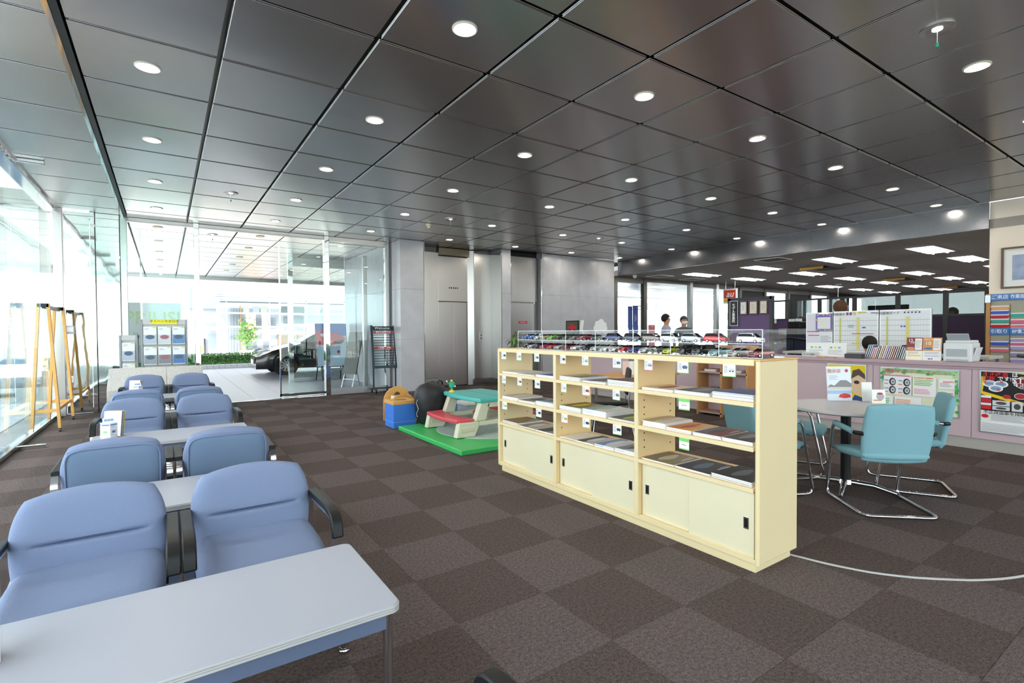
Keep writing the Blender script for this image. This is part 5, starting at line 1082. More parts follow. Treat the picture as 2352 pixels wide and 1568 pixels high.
# wooden magazine rack in front of the counter, seen through the near bay
a = onX(1604, 900, 7.15); b_ = onX(1712, 900, 7.15)
t = thing('magazine_rack', 'light wooden magazine rack against the counter, seen through the shelf', 'magazine rack', (7.3, (a.y+b_.y)/2, 0), -PI/2); w = (a.y-b_.y)*1.05
for x in (-w/2, 0, w/2): MB().box(x-.015, x+.015, -.15, .15, 0, 1.12).build('upright', WOOD, t)
for z in (.04, .38, .68, .98): MB().box(-w/2, w/2, -.15, .15, z, z+.025).build('shelf', M('mauve_edge', '#b9968a', .5), t)
MB().box(-w/2, w/2, .13, .15, 0, 1.12).build('back_panel', M('mauve_panel'), t)
for k in range(4):
    x = -w/4 if k % 2 == 0 else w/4; z = .406 if k < 2 else .706
    for q in range(4): 
        o = MB().color(['#8a8a86', '#b0443c', '#d8d8d2', '#5a6a78'][(k+q) % 4]).box(-.1, .1, -.12, .1, 0, .008).color('#f0f0ee').box(-.099, .101, -.121, .099, .001, .007).build('magazine', PRINT); o.location = t.matrix_world @ Vector((0, 0, 0)) if False else (7.3, t.location.y-x, z+.009*q); o.rotation_euler = (0, 0, -PI/2+random.uniform(-.04, .04))
        tag(o, '%s magazine, %s compartment of the wooden rack, %s up' % (['grey', 'red', 'white', 'slate'][(k+q) % 4], ['lower left', 'lower right', 'upper left', 'upper right'][k], ORD[q]), 'magazine', 'magazines in the wooden rack')
# desk and black chair seen through the middle bay
p = onX(1405, 900, 4.75); t = thing('black_chair', 'black stacking chair with chrome legs behind the cream shelf', 'chair', (p.x, p.y, 0), .85+PI)
MB().pillow(.46, .34, .04, T(0, .2, .72, rx=-.12), n=14, a=.1).build('backrest', BLACK, t, smooth=60); MB().pillow(.46, .44, .05, T(0, -.02, .45, rx=-PI/2), n=14, a=.1).build('seat', BLACK, t, smooth=60)
for s in (-1, 1): MB().tube(arc([(s*.22, .2, .6), (s*.22, .19, .42), (s*.24, .26, 0)], .04), .011, 8).build('leg', CHROME, t, smooth=50); MB().tube(arc([(s*.22, .1, .42), (s*.22, -.2, .42), (s*.24, -.25, 0)], .05), .011, 8).build('leg', CHROME, t, smooth=50)
MB().tube([(-.23, .22, .2), (.23, .22, .2)], .008, 6).build('stretcher', CHROME, t)
p = onX(1462, 870, 5.9); t = thing('meeting_table', 'wooden-edged meeting table behind the cream shelf', 'table', (p.x, p.y, 0), .2); MB().box(-.6, .6, -.4, .4, .68, .71).build('table_top', M('table_orange', '#d89a52', .45), t, bevel=.004)
for x in (-.55, .55):
    for y in (-.35, .35): MB().cyl((x, y, 0), (x, y, .68), .02).build('leg', CHROME, t, smooth=40)
t2 = thing('tablet_stand', 'black tablet screen on a stand on the meeting table', 'screen', (p.x+.1, p.y+.05, .7105), -.6); MB().obox((.3, .015, .2), T(0, 0, .16, rx=-.2)).build('screen', M('grey_screen', '#5b6066', .3), t2); MB().box(-.08, .08, -.04, .08, 0, .008).box(-.015, .015, .02, .035, .008, .12).build('stand', DARK, t2)
t3 = thing('leaflet_holder', 'clear holder with printed leaflets on the meeting table', 'brochure holder', (p.x-.25, p.y-.1, .7105), -.6)
for q, c in enumerate(('#e8c8c0', '#f1f1f0', '#d8e0ea')): MB().color(c).obox((.1, .004, .2), T(q*.06-.06, .01*q, .102, rx=-.1)).build('leaflet', PRINT, t3)
MB().box(-.14, .14, -.03, .05, 0, .003).build('holder', ACRYL, t3)
# potted plant near the elevator
t = thing('potted_plant', 'leafy green potted plant on a wooden stand near the elevator', 'plant', (6.05, 8.75, 0)); MB().lathe([(.001, .62), (.11, .62), (.15, .86), (.14, .88), (.001, .86)], 20).build('pot', WHITE, t, smooth=40); MB().box(-.2, .2, -.2, .2, .58, .615).build('stand_top', PINE, t)
for x in (-.17, .17):
    for y in (-.17, .17): MB().box(x-.015, x+.015, y-.015, y+.015, 0, .58).build('stand_leg', PINE, t)
LEAF = M('leaf_green', '#5a8a3a', .5, var=.3, vscale=20)
random.seed(5)
for k in range(26):
    a = random.uniform(0, 2*PI); r0 = random.uniform(.1, .26); z0 = random.uniform(1.0, 1.32); d = Vector((math.cos(a), math.sin(a), 0)); n_ = Vector((-d.y, d.x, 0)); base = d*.03+Vector((0, 0, z0)); tip = d*r0+Vector((0, 0, z0-random.uniform(-.02, .2))); mid = (base+tip)/2+Vector((0, 0, .04))
    MB().add([base, mid+n_*.035, tip, mid-n_*.035, mid+Vector((0, 0, -.008))], [(0, 1, 4), (1, 2, 4), (2, 3, 4), (3, 0, 4)]).build('leaf', LEAF, t, smooth=80)
MB().tube([(0, 0, .86), (.01, 0, 1.1), (0, .01, 1.33)], .012, 6).build('stem', M('stem', '#6a5a3a', .7), t)
# ================================================================ OFFICE
DKG = M('partition_frame', '#2c2d30', .5); PURP = M('purple_fabric', '#6d5a80', .9, var=.06, vscale=60); PURPD = M('dark_purple_fabric', '#40344c', .9)
a, b_ = onX(1672, 692, 9.2), onX(1773, 684, 9.2)
t = thing('partition_screen', 'tall purple partition screen with certificates behind the model cars', 'partition', (9.2, a.y, 0), -PI/2); w = a.y-b_.y; zt = 1.98
MB().box(.06, w-.04, 0, .03, .1, zt-.04).build('fabric_panel', PURP, t); MB().box(0, .06, -.01, .05, 0, zt).build('upright', DKG, t); MB().box(w-.04, w+.02, -.01, .05, 0, zt).build('upright', DKG, t); MB().box(0, w, -.01, .05, zt-.05, zt).build('top_rail', DKG, t); MB().box(-.1, .1, -.2, .25, 0, .03).build('foot', DKG, t); MB().box(w-.1, w+.1, -.2, .25, 0, .03).build('foot', DKG, t)
for k, (p0, p1) in enumerate(((1699, 1717), (1720, 1741), (1744, 1764))):
    y0, y1 = onX(p0, 705, 9.18).y, onX(p1, 705, 9.18).y; z0, z1 = onX(1730, 722, 9.18).z, onX(1730, 690, 9.18).z
    c = thing('certificate_frame', 'framed certificate on the purple partition, %s from the left' % ORD[k], 'certificate', (9.18, y0, z0), -PI/2, 'certificates on the partition'); ww, hh = y0-y1, z1-z0
    f = MB(); e = .02
    for q in ((0, ww, 0, e), (0, ww, hh-e, hh), (0, e, e, hh-e), (ww-e, ww, e, hh-e)): f.box(q[0], q[1], -.015, .005, q[2], q[3])
    f.build('frame', M('frame_red_brown', '#4a2a28', .4), c); MB().box(e, ww-e, -.004, .004, e, hh-e).build('sheet', PAPER if k == 0 else M('ivory_sheet', '#e9e2d0', .7), c); art(lines(.3, .3, .7, .7, 4, '#c4c4c0')+[('r', '#c04a4a', .7, .15, .78, .2)], ww, hh, c, (0, -.006, 0))
y0, y1 = onX(1678, 720, 9.17).y, onX(1695, 720, 9.17).y; z0, z1 = onX(1685, 747, 9.17).z, onX(1685, 692, 9.17).z
c = thing('vertical_sign', 'black vertical sign with white characters on the purple partition', 'sign', (9.17, y0, z0), -PI/2); ww, hh = y0-y1, z1-z0
MB().box(0, ww, -.01, .01, 0, hh).build('plate', BLKI, c); f = MB()
for q in ((-.008, ww+.008, -.008, 0), (-.008, ww+.008, hh, hh+.008), (-.008, 0, 0, hh), (ww, ww+.008, 0, hh)): f.box(q[0], q[1], -.014, .012, q[2], q[3])
f.build('frame', ALU, c); lettering('モ\nデ\nル\n事\n業\n所', hh*.14, WH, c, (ww*.45, -.012, hh*.78), bold=.015, spacing=.95).location.z = hh*.5
# dark low partitions further back
pxs = [1773, 1826, 1882, 1962, 2062, 2172, 2268]; GLS = glass('partition_glass', (.8, .84, .84), 1.4, .05)
for k, (p0, p1) in enumerate(zip(pxs[:-1], pxs[1:])):
    X0 = 13.2 if k < 3 else 12.4; y0, y1 = onX(p0, 690, X0).y, onX(p1, 690, X0).y; w = y0-y1; zt = 2.12 if k < 3 else 2.08
    t = thing('office_partition', 'dark framed office partition with glass top, %s from the left' % ORD[k], 'partition', (X0, y0, 0), -PI/2, 'low office partitions')
    MB().box(.04, w-.04, 0, .03, .08, 1.6).build('fabric_panel', PURPD if k else M('plum_fabric', '#5a4468', .9), t); MB().box(.04, w-.04, .01, .02, 1.64, zt-.04).build('glass_pane', GLS, t)
    MB().box(0, .04, -.01, .04, 0, zt).build('upright', DKG, t); MB().box(w-.04, w, -.01, .04, 0, zt).build('upright', DKG, t); MB().box(0.04, w-.04, -.01, .04, zt-.04, zt).build('top_rail', DKG, t); MB().box(.04, w-.04, -.01, .04, 1.6, 1.64).build('middle_rail', DKG, t)
for k, (px, py, w, h, c) in enumerate(((1779, 737, .09, .12, 'small'), (1818, 745, .16, .28, 'large left'), (1834, 745, .16, .3, 'large right'))):
    p = onX(px, py, 13.17); t = thing('pinned_sheet', '%s white sheet pinned to the dark purple partition' % c, 'paper', (13.185, p.y, p.z), -PI/2); MB().box(-w/2, w/2, -.003, .0, -h/2, h/2).build('sheet', PAPER, t); MB().sphere((0, -.006, h/2-.02), .008, 6, 4).build('pin', BLU, t)
# hanging red and yellow sign
p0, p1 = onX(1661, 664, 15.8), onX(1692, 696, 15.8)
t = thing('hanging_sign', 'square red and yellow sign hanging from the office ceiling', 'sign', (15.8, p0.y, 0), -PI/2); w = p0.y-p1.y
MB().box(0, w, 0, .06, p1.z, p0.z).build('box', WHITE, t, bevel=.01); zm = p1.z+(p0.z-p1.z)*.36
MB().box(.04, w-.04, -.006, 0, zm, p0.z-.05).build('red_face', M('sign_orange_red', '#d9401f', .4), t); MB().box(.04, w-.04, -.006, 0, p1.z+.05, zm-.02).build('yellow_face', M('sign_amber', '#efc020', .4), t); lettering('au', .3, WH, t, (w/2, -.009, zm+(p0.z-zm)*.42), shear=.3, bold=.01)
for x in (.08, w-.08): MB().cyl((x, .03, p0.z), (x, .03, 3.0), .008, 6).build('hanger', ALU, t)
# hanging exit indicator
p = onZ(1925, 652, 3.0); t = thing('exit_sign', 'small hanging exit sign on a rod in the office', 'sign', (p.x, p.y, 0), -PI/2+.2); zz = onX(1925, 690, p.x).z
MB().cyl((0, 0, zz), (0, 0, 3.0), .012, 8).build('rod', ALU, t); MB().box(-.08, .08, -.08, .08, 2.98, 3.0).build('ceiling_plate', WHITE, t); MB().box(-.09, .09, -.04, .04, zz-.17, zz).build('box', WHITE, t, bevel=.01); MB().box(-.06, .06, -.044, -.04, zz-.14, zz-.04).build('face', M('exit_face', '#e8f4ee', .5, emit=.5), t); MB().box(-.04, .04, -.047, -.044, zz-.1, zz-.07).build('arrow', M('exit_green', '#2a9a5a', .5), t)
# dark blue cabinet with a black printer
p0, p1 = onX(1800, 768, 10.4), onX(1850, 768, 10.4)
t = thing('office_cabinet', 'dark navy cabinet behind the counter left of the whiteboards', 'cabinet', (10.6, (p0.y+p1.y)/2, 0)); hw = (p0.y-p1.y)/2; NV = M('navy_cabinet', '#1d2740', .5)
MB().box(-.22, .22, -hw, hw, 0, p0.z).build('body', NV, t, bevel=.004)
for s in (-1, 1):
    d = MB().box(-.235, -.22, min(0, s*hw)+.01, max(0, s*hw)-.01, .06, p0.z-.04).build('door', M('navy_door', '#232f4c', .5), t); MB().box(-.245, -.235, s*.03-.01, s*.03+.01, .7, .85).build('handle', ALU, d)
t = thing('desk_printer', 'small black printer on the navy cabinet', 'printer', (10.55, (p0.y+p1.y)/2+.12, p0.z+.001)); MB().box(-.15, .15, -.2, .2, 0, .12).build('body', M('printer_grey', '#9a9da0', .4), t, bevel=.01); MB().box(-.14, .14, -.22, .02, .12, .26).build('scanner', BLACK, t, bevel=.015)
p = onX(1812, 800, 8.9); t = thing('desk_lamp_arm', 'black curved swivel chair arm behind the counter', 'chair', (10.05, p.y+.45, 0)); MB().tube(arc([(-.3, .25, 1.16), (-.1, .05, 1.2), (.05, -.2, 1.15)], .1), .02, 8).build('armrest', BLACK, t, smooth=50); MB().cyl((-.1, .03, .5), (-.1, .03, 1.17), .02, 8).build('arm_post', BLACK, t); MB().pillow(.5, .5, .09, T(0, 0, .5, rx=-PI/2), n=12).build('seat', M('red_seat', '#7a1f22', .8), t, smooth=60); MB().cyl((0, 0, .04), (0, 0, .46), .03).build('gas_column', CHROME, t)
for k in range(5): an = 2*PI*k/5; MB().tube([(0, 0, .09), (.26*math.cos(an), .26*math.sin(an), .04)], .02, 8).build('base_leg', BLACK, t)
t['label'] = 'black swivel chair with red seat behind the counter'; t.name = 'swivel_chair'
p = onZ(1458, 632, 3.0); t = thing('sensor_dome', 'white dome sensor on the office ceiling by the window', 'sensor', (p.x, p.y, 3.0)); MB().lathe([(.001, 0), (.06, 0), (.06, -.03), (.04, -.08), (.001, -.1)], 16).build('dome', WHITE, t, smooth=50); MB().lathe([(.001, -.1), (.02, -.1), (.015, -.11), (.001, -.112)], 10).build('lens', BLACK, t)
for k, (px, py) in enumerate(((1515, 634), (1590, 641), (1775, 596))):
    p = onZ(px, py, 3.0); t = thing('ceiling_vent', '%s vent grille in the office ceiling, %s from the window end' % (('pale', 'thin', 'brown')[k], ORD[k]), 'vent', (p.x, p.y, 3.0), group='office ceiling vents'); f = MB()
    for q in ((-.3, .3, -.3, -.27), (-.3, .3, .27, .3), (-.3, -.27, -.27, .27), (.27, .3, -.27, .27)): f.box(*q, -.012, 0)
    f.build('frame', WHITE, t); MB().box(-.27, .27, -.27, .27, -.006, -.001).build('grille', M('dark_grille') if k == 2 else M('pale_grille', '#9a9692', .8), t)

# ================================================================ PEOPLE
def person(label, loc, rz, h, shirt, hairc, trousers='#2b2d36', seated=False, mask=False, curly=False):
    k = h/1.72; t = thing('person', label, 'person', loc, rz)       # faces local -y
    V = {}; E = []; R = {}
    def v(n, p, r): V[n] = Vector(p)*k; R[n] = r*k
    hip = .5 if seated else .92
    dz = hip-.92
    v('pelvis', (0, 0, hip), .13); v('waist', (0, 0, 1.05+dz), .125); v('chest', (0, -.01, 1.25+dz), .145); v('upper', (0, 0, 1.38+dz), .12); v('neck', (0, 0, 1.47+dz), .052); v('jaw', (0, -.015, 1.54+dz), .068); v('head', (0, -.005, 1.62+dz), .09); v('crown', (0, .01, 1.68+dz), .07)
    v('nose', (0, -.105, 1.59+dz), .012)
    E += [('pelvis', 'waist'), ('waist', 'chest'), ('chest', 'upper'), ('upper', 'neck'), ('neck', 'jaw'), ('jaw', 'head'), ('head', 'crown'), ('head', 'nose')]
    for s, n in ((-1, 'l'), (1, 'r')):
        v('ear'+n, (s*.092, .01, 1.6+dz), .014); E.append(('head', 'ear'+n))
        v('sh'+n, (s*.19, 0, 1.38+dz), .065); v('el'+n, (s*.25, .02, 1.1+dz), .045); v('wr'+n, (s*.22, -.2, .98+dz) if seated else (s*.27, -.05, .85+dz), .03); v('pa'+n, (s*.21, -.28, .98+dz) if seated else (s*.27, -.07, .78+dz), .03)
        E += [('upper', 'sh'+n), ('sh'+n, 'el'+n), ('el'+n, 'wr'+n), ('wr'+n, 'pa'+n)]
        d = Vector((0, -1, 0)) if seated else Vector((0, -.15, -1))
        for q in range(4):
            p = V['pa'+n]/k; off = Vector((0, 0, 0)); off += Vector((1, 0, 0))*(q-1.5)*.019 if seated else Vector((0, 1, 0))*(q-1.5)*.019
            ln = (.07, .08, .075, .06)[q]; v('f%s%d' % (n, q), p+off+d*.05, .009); v('g%s%d' % (n, q), p+off+d*(.05+ln*.6)+Vector((0, 0, -.01 if seated else 0))+Vector((0, -.012, 0)), .007); E += [('pa'+n, 'f%s%d' % (n, q)), ('f%s%d' % (n, q), 'g%s%d' % (n, q))]
        v('th'+n, V['wr'+n]/k+d*.05+Vector((-s*.035, -.02, 0)), .01); E.append(('pa'+n, 'th'+n))
        v('hp'+n, (s*.09, 0, hip-.04), .095)
        if seated: v('kn'+n, (s*.11, -.42, .47), .065); v('an'+n, (s*.11, -.4, .08), .04); v('to'+n, (s*.11, -.58, .03), .035)
        else: v('kn'+n, (s*.1, -.01, .49), .065); v('an'+n, (s*.1, .02, .08), .042); v('to'+n, (s*.11, -.15, .03), .035)
        E += [('pelvis', 'hp'+n), ('hp'+n, 'kn'+n), ('kn'+n, 'an'+n), ('an'+n, 'to'+n)]
    names = list(V); me = bpy.data.meshes.new('body'); me.from_pydata([V[n] for n in names], [(names.index(a_), names.index(b__)) for a_, b__ in E], [])
    o = bpy.data.objects.new('body', me); COL.objects.link(o); sk = o.modifiers.new('skin', 'SKIN'); sk.use_smooth_shade = True
    for i, n in enumerate(names): me.skin_vertices[0].data[i].radius = (R[n], R[n]*(.75 if n in ('pelvis', 'waist', 'chest', 'upper') else 1))
    for d_ in me.skin_vertices[0].data: d_.use_root = False
    me.skin_vertices[0].data[0].use_root = True
    ss = o.modifiers.new('sub', 'SUBSURF'); ss.levels = 2; ss.render_levels = 2
    dg = bpy.context.evaluated_depsgraph_get(); me2 = bpy.data.meshes.new_from_object(o.evaluated_get(dg)); bpy.data.objects.remove(o)
    SK = M('skin', '#d0a080', .6); me2.materials.clear()
    for m_ in (M('shirt_'+shirt[1:], shirt, .8), SK, M('trousers', trousers, .8), BLACK): me2.materials.append(m_)
    zn = V['neck'].z; wl, wrr = V['wrl'], V['wrr']
    for p in me2.polygons:
        c = p.center; m_ = 0
        if c.z > zn-.01*k: m_ = 1
        elif (c-V['pal']).length < .085*k or (c-V['par']).length < .085*k or any((c-V[n]).length < .03*k for n in names if n[0] in 'fg' or n[:2] == 'th'): m_ = 1
        elif c.z < .1*k: m_ = 3
        elif c.z < (hip-.02)*k or (seated and c.y < -.14*k and c.z < .6*k): m_ = 2
        p.material_index = m_
    body = bpy.data.objects.new('body', me2); COL.objects.link(body); body.parent = t
    hd = V['head']; hr = MB()
    for j in range(9):
        pass
    hr.sphere((hd.x, hd.y+.018*k, hd.z+.022*k), .108*k, 20, 14, (.92, 1.0, 1.02))
    hr.f = [f for f in hr.f if not (sum(hr.v[i][2] for i in f)/len(f) < hd.z+.035*k and sum(hr.v[i][1] for i in f)/len(f) < hd.y-.005*k) and sum(hr.v[i][2] for i in f)/len(f) > hd.z-.07*k]
    hr.m = hr.m[:len(hr.f)]; hr.c = hr.c[:len(hr.f)]
    hr.build('hair', M('hair_'+hairc[1:], hairc, .8, var=.4, vscale=60, bump=1.0 if curly else .5, bscale=60), t, smooth=80)
    eyes = MB()
    for s in (-1, 1): eyes.sphere((s*.033*k, hd.y-.082*k, hd.z), .009*k, 8, 6)
    eyes.build('eyes', BLACK, t); MB().sphere((0, hd.y-.078*k, hd.z-.06*k), .02*k, 8, 6, (1.2, .5, .3)).build('mouth', M('lips', '#b0705f', .6), t)
    if mask: MB().sphere((0, hd.y-.04*k, hd.z-.05*k), .078*k, 16, 12, (.98, .95, .72)).build('face_mask', WHITE, t, smooth=80)
    MB().tube([(math.cos(a_)*.062*k, V['neck'].y+math.sin(a_)*.06*k, zn-.02*k) for a_ in [2*PI*q/16 for q in range(16)]], .014*k, 6, closed=True).build('collar', M('collar_'+shirt[1:], shirt, .8), t, smooth=60)
    return t
def along(px, dep):
    u = (px-1176)/F; return (_s+u*_c)*dep, (_c-u*_s)*dep
x, y = along(1530, 12.3); person('person in a pale lilac shirt looking right, near the office window', (x, y, 0), .95, 1.73, '#b9b4cf', '#15151a')
x, y = along(1571, 13.2); person('person with a white face mask and grey hair near the office window', (x, y, 0), -.55, 1.7, '#5d6069', '#4a4745', mask=True)
x, y = along(1947, 8.2); person('person with dark hair sitting low behind the counter', (8.42, 3.17, 0), 1.9, 1.64, '#3a3436', '#17130f', seated=True)
t = thing('task_stool', 'black stool under the person sitting behind the counter', 'stool', (8.42, 3.17, 0)); MB().lathe([(.001, .37), (.16, .37), (.17, .39), (.16, .41), (.001, .41)], 20).build('seat', BLACK, t, smooth=40); MB().cyl((0, 0, .03), (0, 0, .37), .025).build('column', CHROME, t); MB().lathe([(.001, 0), (.18, 0), (.17, .02), (.001, .03)], 20).build('base', CHROME, t)
x, y = along(1929, 8.75); person('person hidden behind the whiteboards, only curly brown hair showing', (x, y, 0), 2.2, 1.83, '#4a4a52', '#5a3a20', curly=True)

# ================================================================ OUTSIDE
make_car('hatch', 'showroom black', '#0c0c0e', 1.0, 'black_car', 'full-size black hatchback parked under the entrance canopy', (4.62, 18.5, 0), 0, full=True)
cr = [o for o in COL.objects if o.name == 'black_car'][0]
for s in (-1, 1): MB().tube([(-.55, s*.86, 1.0), (-.52, s*1.0, 1.02)], .02, 6).obox((.12, .2, .13), T(-.5, s*1.0, 1.06)).build('mirror', BLACK, cr, bevel=.02); MB().box(.05, .2, s*.895-.01, s*.895+.01, .83, .86).build('door_handle', CHROME, cr)
MB().box(-2.275, -2.24, -.26, .26, .36, .5).build('number_plate', PAPER, cr); MB().box(-2.27, -2.2, -.62, .62, .26, .33).build('bumper_trim', CHROME, cr)
for s in (-1, 1):
    for xw in (-1.395, 1.35):
        b = MB(); pts = [(xw+.4*math.cos(PI*q/14), .32+.4*math.sin(PI*q/14)) for q in range(15)]; b.tube([(x_, s*.885, z_) for x_, z_ in pts], .03, 6); b.build('wheel_arch', BLACK, cr, smooth=60)
        MB().prism([(xw+.38*math.cos(2*PI*q/24), .33+.38*math.sin(2*PI*q/24)) for q in range(24)], (0, s*.845+.02, 0), (1, 0, 0), (0, 0, 1), .04).build('wheel_well', BLACK, cr)
# hedge and kerb
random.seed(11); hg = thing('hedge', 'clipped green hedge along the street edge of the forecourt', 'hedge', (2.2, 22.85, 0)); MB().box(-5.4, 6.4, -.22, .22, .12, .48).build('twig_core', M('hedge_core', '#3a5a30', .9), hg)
b = MB()
for q in range(9000):
    x_ = random.uniform(-5.5, 6.5); side = random.random()
    if side < .5: p = Vector((x_, -.27+random.uniform(-.05, .03), random.uniform(.06, .56)))
    elif side < .9: p = Vector((x_, random.uniform(-.28, .28), .53+random.uniform(-.05, .04)))
    else: p = Vector((x_, .27, random.uniform(.06, .56)))
    a1 = Vector((random.uniform(-1, 1), random.uniform(-1, 1), random.uniform(-1, 1))).normalized()*.035; a2 = Vector((random.uniform(-1, 1), random.uniform(-1, 1), random.uniform(-1, 1))).normalized()*.022
    b.add([p-a1, p+a2, p+a1, p-a2], [(0, 1, 2, 3)])
b.build('foliage', M('hedge_leaf', '#5f8f4a', .6, var=.5, vscale=9), hg, kind='stuff')
for q in range(14): MB().cyl((-5.2+q*.88, 0, 0), (-5.2+q*.88, 0, .2), .02, 6).build('trunk', M('stem'), hg)
kb = thing('kerb', 'row of pale kerb blocks at the foot of the hedge', 'kerb', (2.2, 22.33, 0)); kb0 = MB().box(-.095, .095, -.12, .1, -.012, .16).build('kerb_block', M('kerb_white', '#d6d8da', .8), kb, bevel=.008); kb0.location = (-5.4, 0, 0)
for q in range(1, 60): o = inst(kb0, (-5.4+q*.2, 0, 0)); o.parent = kb
# buildings across the street
def at33(px, py, Y=33.0): return onY(px, py, Y)
def flat(nm, px0, py0, px1, py1, mt, par, y=33.0, th=.1, off=0):
    a_, b__ = at33(px0, py0, y), at33(px1, py1, y); return MB().box(a_.x-par.location.x, b__.x-par.location.x, off-th, off, min(a_.z, b__.z), max(a_.z, b__.z)).build(nm, mt, par)
SW = M('shop_white', '#cfd2d5', .8); SG = M('shop_grey', '#868e98', .6); SL = M('shop_pale', '#aab6bd', .7); SBR = M('shop_brick', '#94826c', .9); SD = M('shop_dark', '#3f4a54', .5)
sp_ = at33(620, 800); t = thing('shop_building', 'white shop building with a louvred fascia across the street', 'building', (sp_.x, 33, -.2))
for nm, q, mt, off, th in (('wall', (498, 690, 1010, 826), SL, .6, .2), ('roof_band', (486, 600, 1010, 668), SW, .3, .4), ('back_wall', (640, 760, 1010, 826), SBR, .35, .1), ('beam', (505, 686, 1010, 694), SG, .1, .15), ('beam', (505, 712, 1010, 717), SW, .05, .12), ('beam', (505, 740, 640, 744), SW, .05, .12)): flat(nm, *q, mt, t, off=off, th=th)
for k in range(4):
    a_, b__ = at33(492, 667+k*5.2), at33(1010, 680); zc = at33(560, 668+k*5.2).z; MB().box(a_.x-t.location.x, b__.x-t.location.x, -.4, -.15, zc-.04, zc+.04).build('louvre', SG if k % 2 else SL, t)
for px in (521, 619, 703, 790, 880): flat('column', px-2.5, 684, px+2.5, 826, SW, t, off=0, th=.15)
for k, (p0, p1) in enumerate(((560, 574), (582, 598), (600, 616), (648, 668), (708, 738), (742, 752))): flat('window', p0, 695, p1, 711, (SD if k in (3,) else SL if k % 2 else M('shop_green', '#b9d4b4', .6)), t, off=.35, th=.05)
for k in range(9): flat('curtain', 527+k*3.4, 694, 529.4+k*3.4, 820, SG if k % 2 else SW, t, off=.3, th=.08)
flat('shop_sign', 674, 696, 700, 713, SD, t, off=.2, th=.06); flat('shop_sign', 652, 718, 699, 737, SD, t, off=.2, th=.06); flat('awning', 640, 736, 760, 742, M('beige_awning', '#cfc4a8', .8), t, off=-.2, th=.5)
for k in range(5): flat('window_bars', 557, 722+k*4, 636, 723.5+k*4, SD, t, off=.3, th=.04)
flat('timber_post', 552, 694, 556, 820, M('timber', '#c49a62', .7), t, off=.3, th=.08)
for k in range(8): flat('brick_course', 565, 786+k*5, 636, 787+k*5, SG, t, off=.34, th=.03)
def hanging(nm, lb, q, mt, pr=None):
    a_, b__ = at33(q[0], q[1], 32.6), at33(q[2], q[3], 32.6); tt_ = thing(nm, lb, 'banner', (a_.x, 32.6, b__.z)); w_, h_ = b__.x-a_.x, a_.z-b__.z; MB().box(0, w_, 0, .01, 0, h_).build('cloth', mt, tt_); MB().cyl((-.05, .0, h_), (w_+.05, 0, h_), .02, 6).build('rod', WHITE, tt_)
    if pr: art(pr, w_, h_, tt_, (0, -.004, 0))
    return tt_
hanging('shop_banner', 'pale pink hanging banner with a round crest on the shop', (565, 721, 588, 783), M('pink_cloth', '#e8b4a4', .9), [('e', '#d07a68', .5, .52, .38, .13), ('e', '#e8b4a4', .5, .52, .3, .1), ('e', '#d07a68', .4, .55, .12, .035), ('e', '#d07a68', .6, .49, .12, .035), ('r', '#f4ece6', 0, .93, 1, 1)])
hanging('shop_banner', 'red and white checked hanging banner on the shop', (601, 721, 617, 783), M('check_cloth', '#f0dcd6', .9), [('r', '#c2605a', .02+.2*c, .02+.062*r_, .12+.2*c, .05+.062*r_) for c in range(5) for r_ in range(15)])
p = at33(568, 818, 31); t = thing('potted_tree', 'small potted tree in a white pot outside the shop', 'plant', (p.x, 31, -.2)); MB().lathe([(.001, 0), (.3, 0), (.36, .6), (.001, .6)], 16).build('pot', WHITE, t, smooth=40); MB().cyl((0, 0, .6), (0, 0, 1.7), .03, 6).build('trunk', M('stem'), t); b = MB(); random.seed(4)
for q in range(420):
    c = Vector((random.gauss(0, .22), random.gauss(0, .22), random.gauss(1.45, .33))); a1 = Vector((random.uniform(-1, 1), random.uniform(-1, 1), random.uniform(-1, 1)))*.09; a2 = a1.cross(Vector((.3, .5, .8)))*.7; b.add([c-a1, c+a2, c+a1, c-a2], [(0, 1, 2, 3)])
b.build('foliage', M('leaf_bright', '#7fa860', .7), t, kind='stuff')
# utility pole, white house, hill
p = at33(459, 825, 27); t = thing('utility_pole', 'white utility pole beyond the hedge left of the shop', 'pole', (p.x, 27, -.2)); MB().cyl((0, 0, 0), (0, 0, 9), .17, 16, .14).build('shaft', M('pole_white', '#dfe0de', .8), t, smooth=50); z0 = onY(459, 807, 27).z+.2; 
for k in range(5): MB().cyl((0, 0, z0+k*.06), (0, 0, z0+.03+k*.06), .178, 16).build('yellow_band', M('sign_amber'), t)
t = thing('white_house', 'white gabled house left of the shop across the street', 'building', (at33(480, 820, 36).x, 36, -.2))
a_, b__ = onY(380, 700, 36), onY(497, 700, 36); MB().box(a_.x-t.location.x, b__.x-t.location.x, 0, 6, 0, a_.z).build('wall', SW, t); mid = (a_.x+b__.x)/2-t.location.x
MB().prism([(a_.x-t.location.x-.4, a_.z), (b__.x-t.location.x+.4, a_.z), (mid+1.5, a_.z+2.3)], (0, 6, 0), (1, 0, 0), (0, 0, 1), 6.4).build('roof', SG, t)
flat('wall_unit', 478, 760, 500, 815, SL, t, y=35.6, off=-.2, th=.4); flat('lower_roof', 462, 733, 520, 742, SG, t, y=35.4, off=-.3, th=1.2)
flat('window', 465, 770, 472, 806, SD, t, y=35.9, off=-.1, th=.05)
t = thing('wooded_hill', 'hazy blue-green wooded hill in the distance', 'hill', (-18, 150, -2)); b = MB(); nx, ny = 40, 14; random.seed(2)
V = [(-70+x_*4.2, y_*4, 46*math.exp(-((x_-19)/12)**2)*math.sin(PI*min(1, y_/9)*.5)+random.uniform(-1.3, 1.3)) for y_ in range(ny) for x_ in range(nx)]
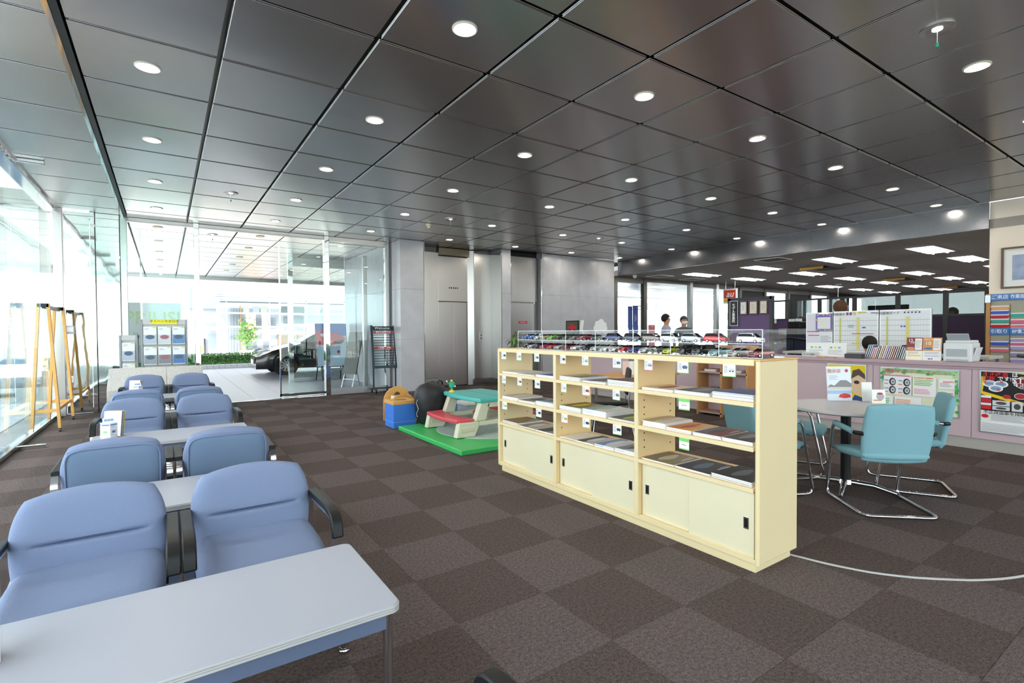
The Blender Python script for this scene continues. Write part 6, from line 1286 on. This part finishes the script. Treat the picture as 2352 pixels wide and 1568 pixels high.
b.add(V, [(r_*nx+c, r_*nx+c+1, (r_+1)*nx+c+1, (r_+1)*nx+c) for r_ in range(ny-1) for c in range(nx-1)]); b.build('slope', M('hill_green', '#8fb0b4', .9, var=.3, vscale=.6), t, smooth=80)
# buildings seen through the office windows
t = thing('sign_building', 'low white building with a big sign board seen through the office windows', 'building', (onY(1500, 800, 34).x, 34, -.2))
for nm, q, mt, off in (('wall', (1400, 742, 1680, 840), SL, .6), ('upper_wall', (1400, 660, 1680, 706), SW, 1.4), ('sign_board', (1488, 706, 1560, 743), SW, 0), ('roof_tiles', (1562, 712, 1680, 731), M('roof_blue', '#8a97b8', .7), .2), ('roof_tiles', (1545, 688, 1680, 704), M('roof_pale', '#b4bdc4', .7), .8)): flat(nm, *q, mt, t, y=34, off=off, th=.3)
for px in (1502, 1522): flat('railing', px, 690, px+2, 706, SG, t, y=34, off=.9, th=.1)
lettering('HITACHI', .55, M('sign_pink', '#d88a90', .6), t, (onY(1536, 717, 34).x-t.location.x, -.32, onY(1536, 717, 34).z+.2), bold=.02)
for k, (p0, p1, lb) in enumerate(((1442, 1453, 'left'), (1453, 1466, 'right'))):
    a_, b__ = onY(p0, 703, 20), onY(p1, 703, 20); c_ = onY(p0, 770, 20); t = thing('flag_banner', 'blue flag banner outside the office window, %s of the pair' % lb, 'banner', (a_.x, 20, 0)); w_ = b__.x-a_.x
    MB().add([(0, 0, a_.z), (w_, .02, a_.z), (w_, 0, c_.z-.3), (w_*.55, .03, c_.z-.3), (0, 0, c_.z+.5)], [(0, 1, 2, 3, 4)]).build('cloth', M('flag_blue', '#3a57b4', .8), t); MB().cyl((w_ if k else 0, .03, 0), (w_ if k else 0, .03, a_.z+.1), .012, 6).build('pole', WHITE, t); MB().cyl((w_/2, .03, 0), (w_/2, .03, .06), .2, 12).build('base', DARK, t)
    if k: lettering('NeTZ\nTOYOTA', .1, WH, t, (w_*.5, -.005, (a_.z+c_.z)/2+.15), (PI/2, PI/2, 0), bold=.01)
a_, b__ = onY(1490, 746, 21), onY(1504, 766, 21); t = thing('street_notice', 'red and white notice board outside the office window', 'sign', (a_.x, 21, 0)); MB().box(0, b__.x-a_.x, 0, .02, .3, a_.z).build('board', M('notice_red', '#d8303e', .6), t); lettering('オール電化', .065, WH, t, ((b__.x-a_.x)/2, -.004, a_.z-.1)); MB().cyl((.1, .03, 0), (.1, .03, .5), .02, 6).build('post', ALU, t)
# beyond the left glass
t = thing('side_building', 'pale building seen through the left glass wall', 'building', (-13, 30, -.2)); MB().box(-9, 4, 0, 8, 0, 5.5).build('wall', SW, t)
for k in range(5): MB().box(-8+k*2.4, -6.6+k*2.4, -.05, 0, 1, 2.6).build('window', SL, t)
MB().box(-9.2, 4.2, -.3, 8.2, 5.5, 5.8).build('roof', SG, t)
t = thing('street_banner', 'pale blue vertical banner beyond the left glass wall', 'banner', (-3.05, 15.5, 0)); MB().box(0, .5, 0, .02, .7, 2.4).build('cloth', M('banner_blue', '#8fb4dc', .8), t); MB().cyl((0, 0, 0), (0, 0, 2.5), .015, 6).build('pole', WHITE, t); MB().cyl((.1, 0, 0), (.1, 0, .06), .2, 12).build('base', DARK, t); lettering('営\n業\n中', .3, WH, t, (.25, -.012, 1.75), spacing=.9)
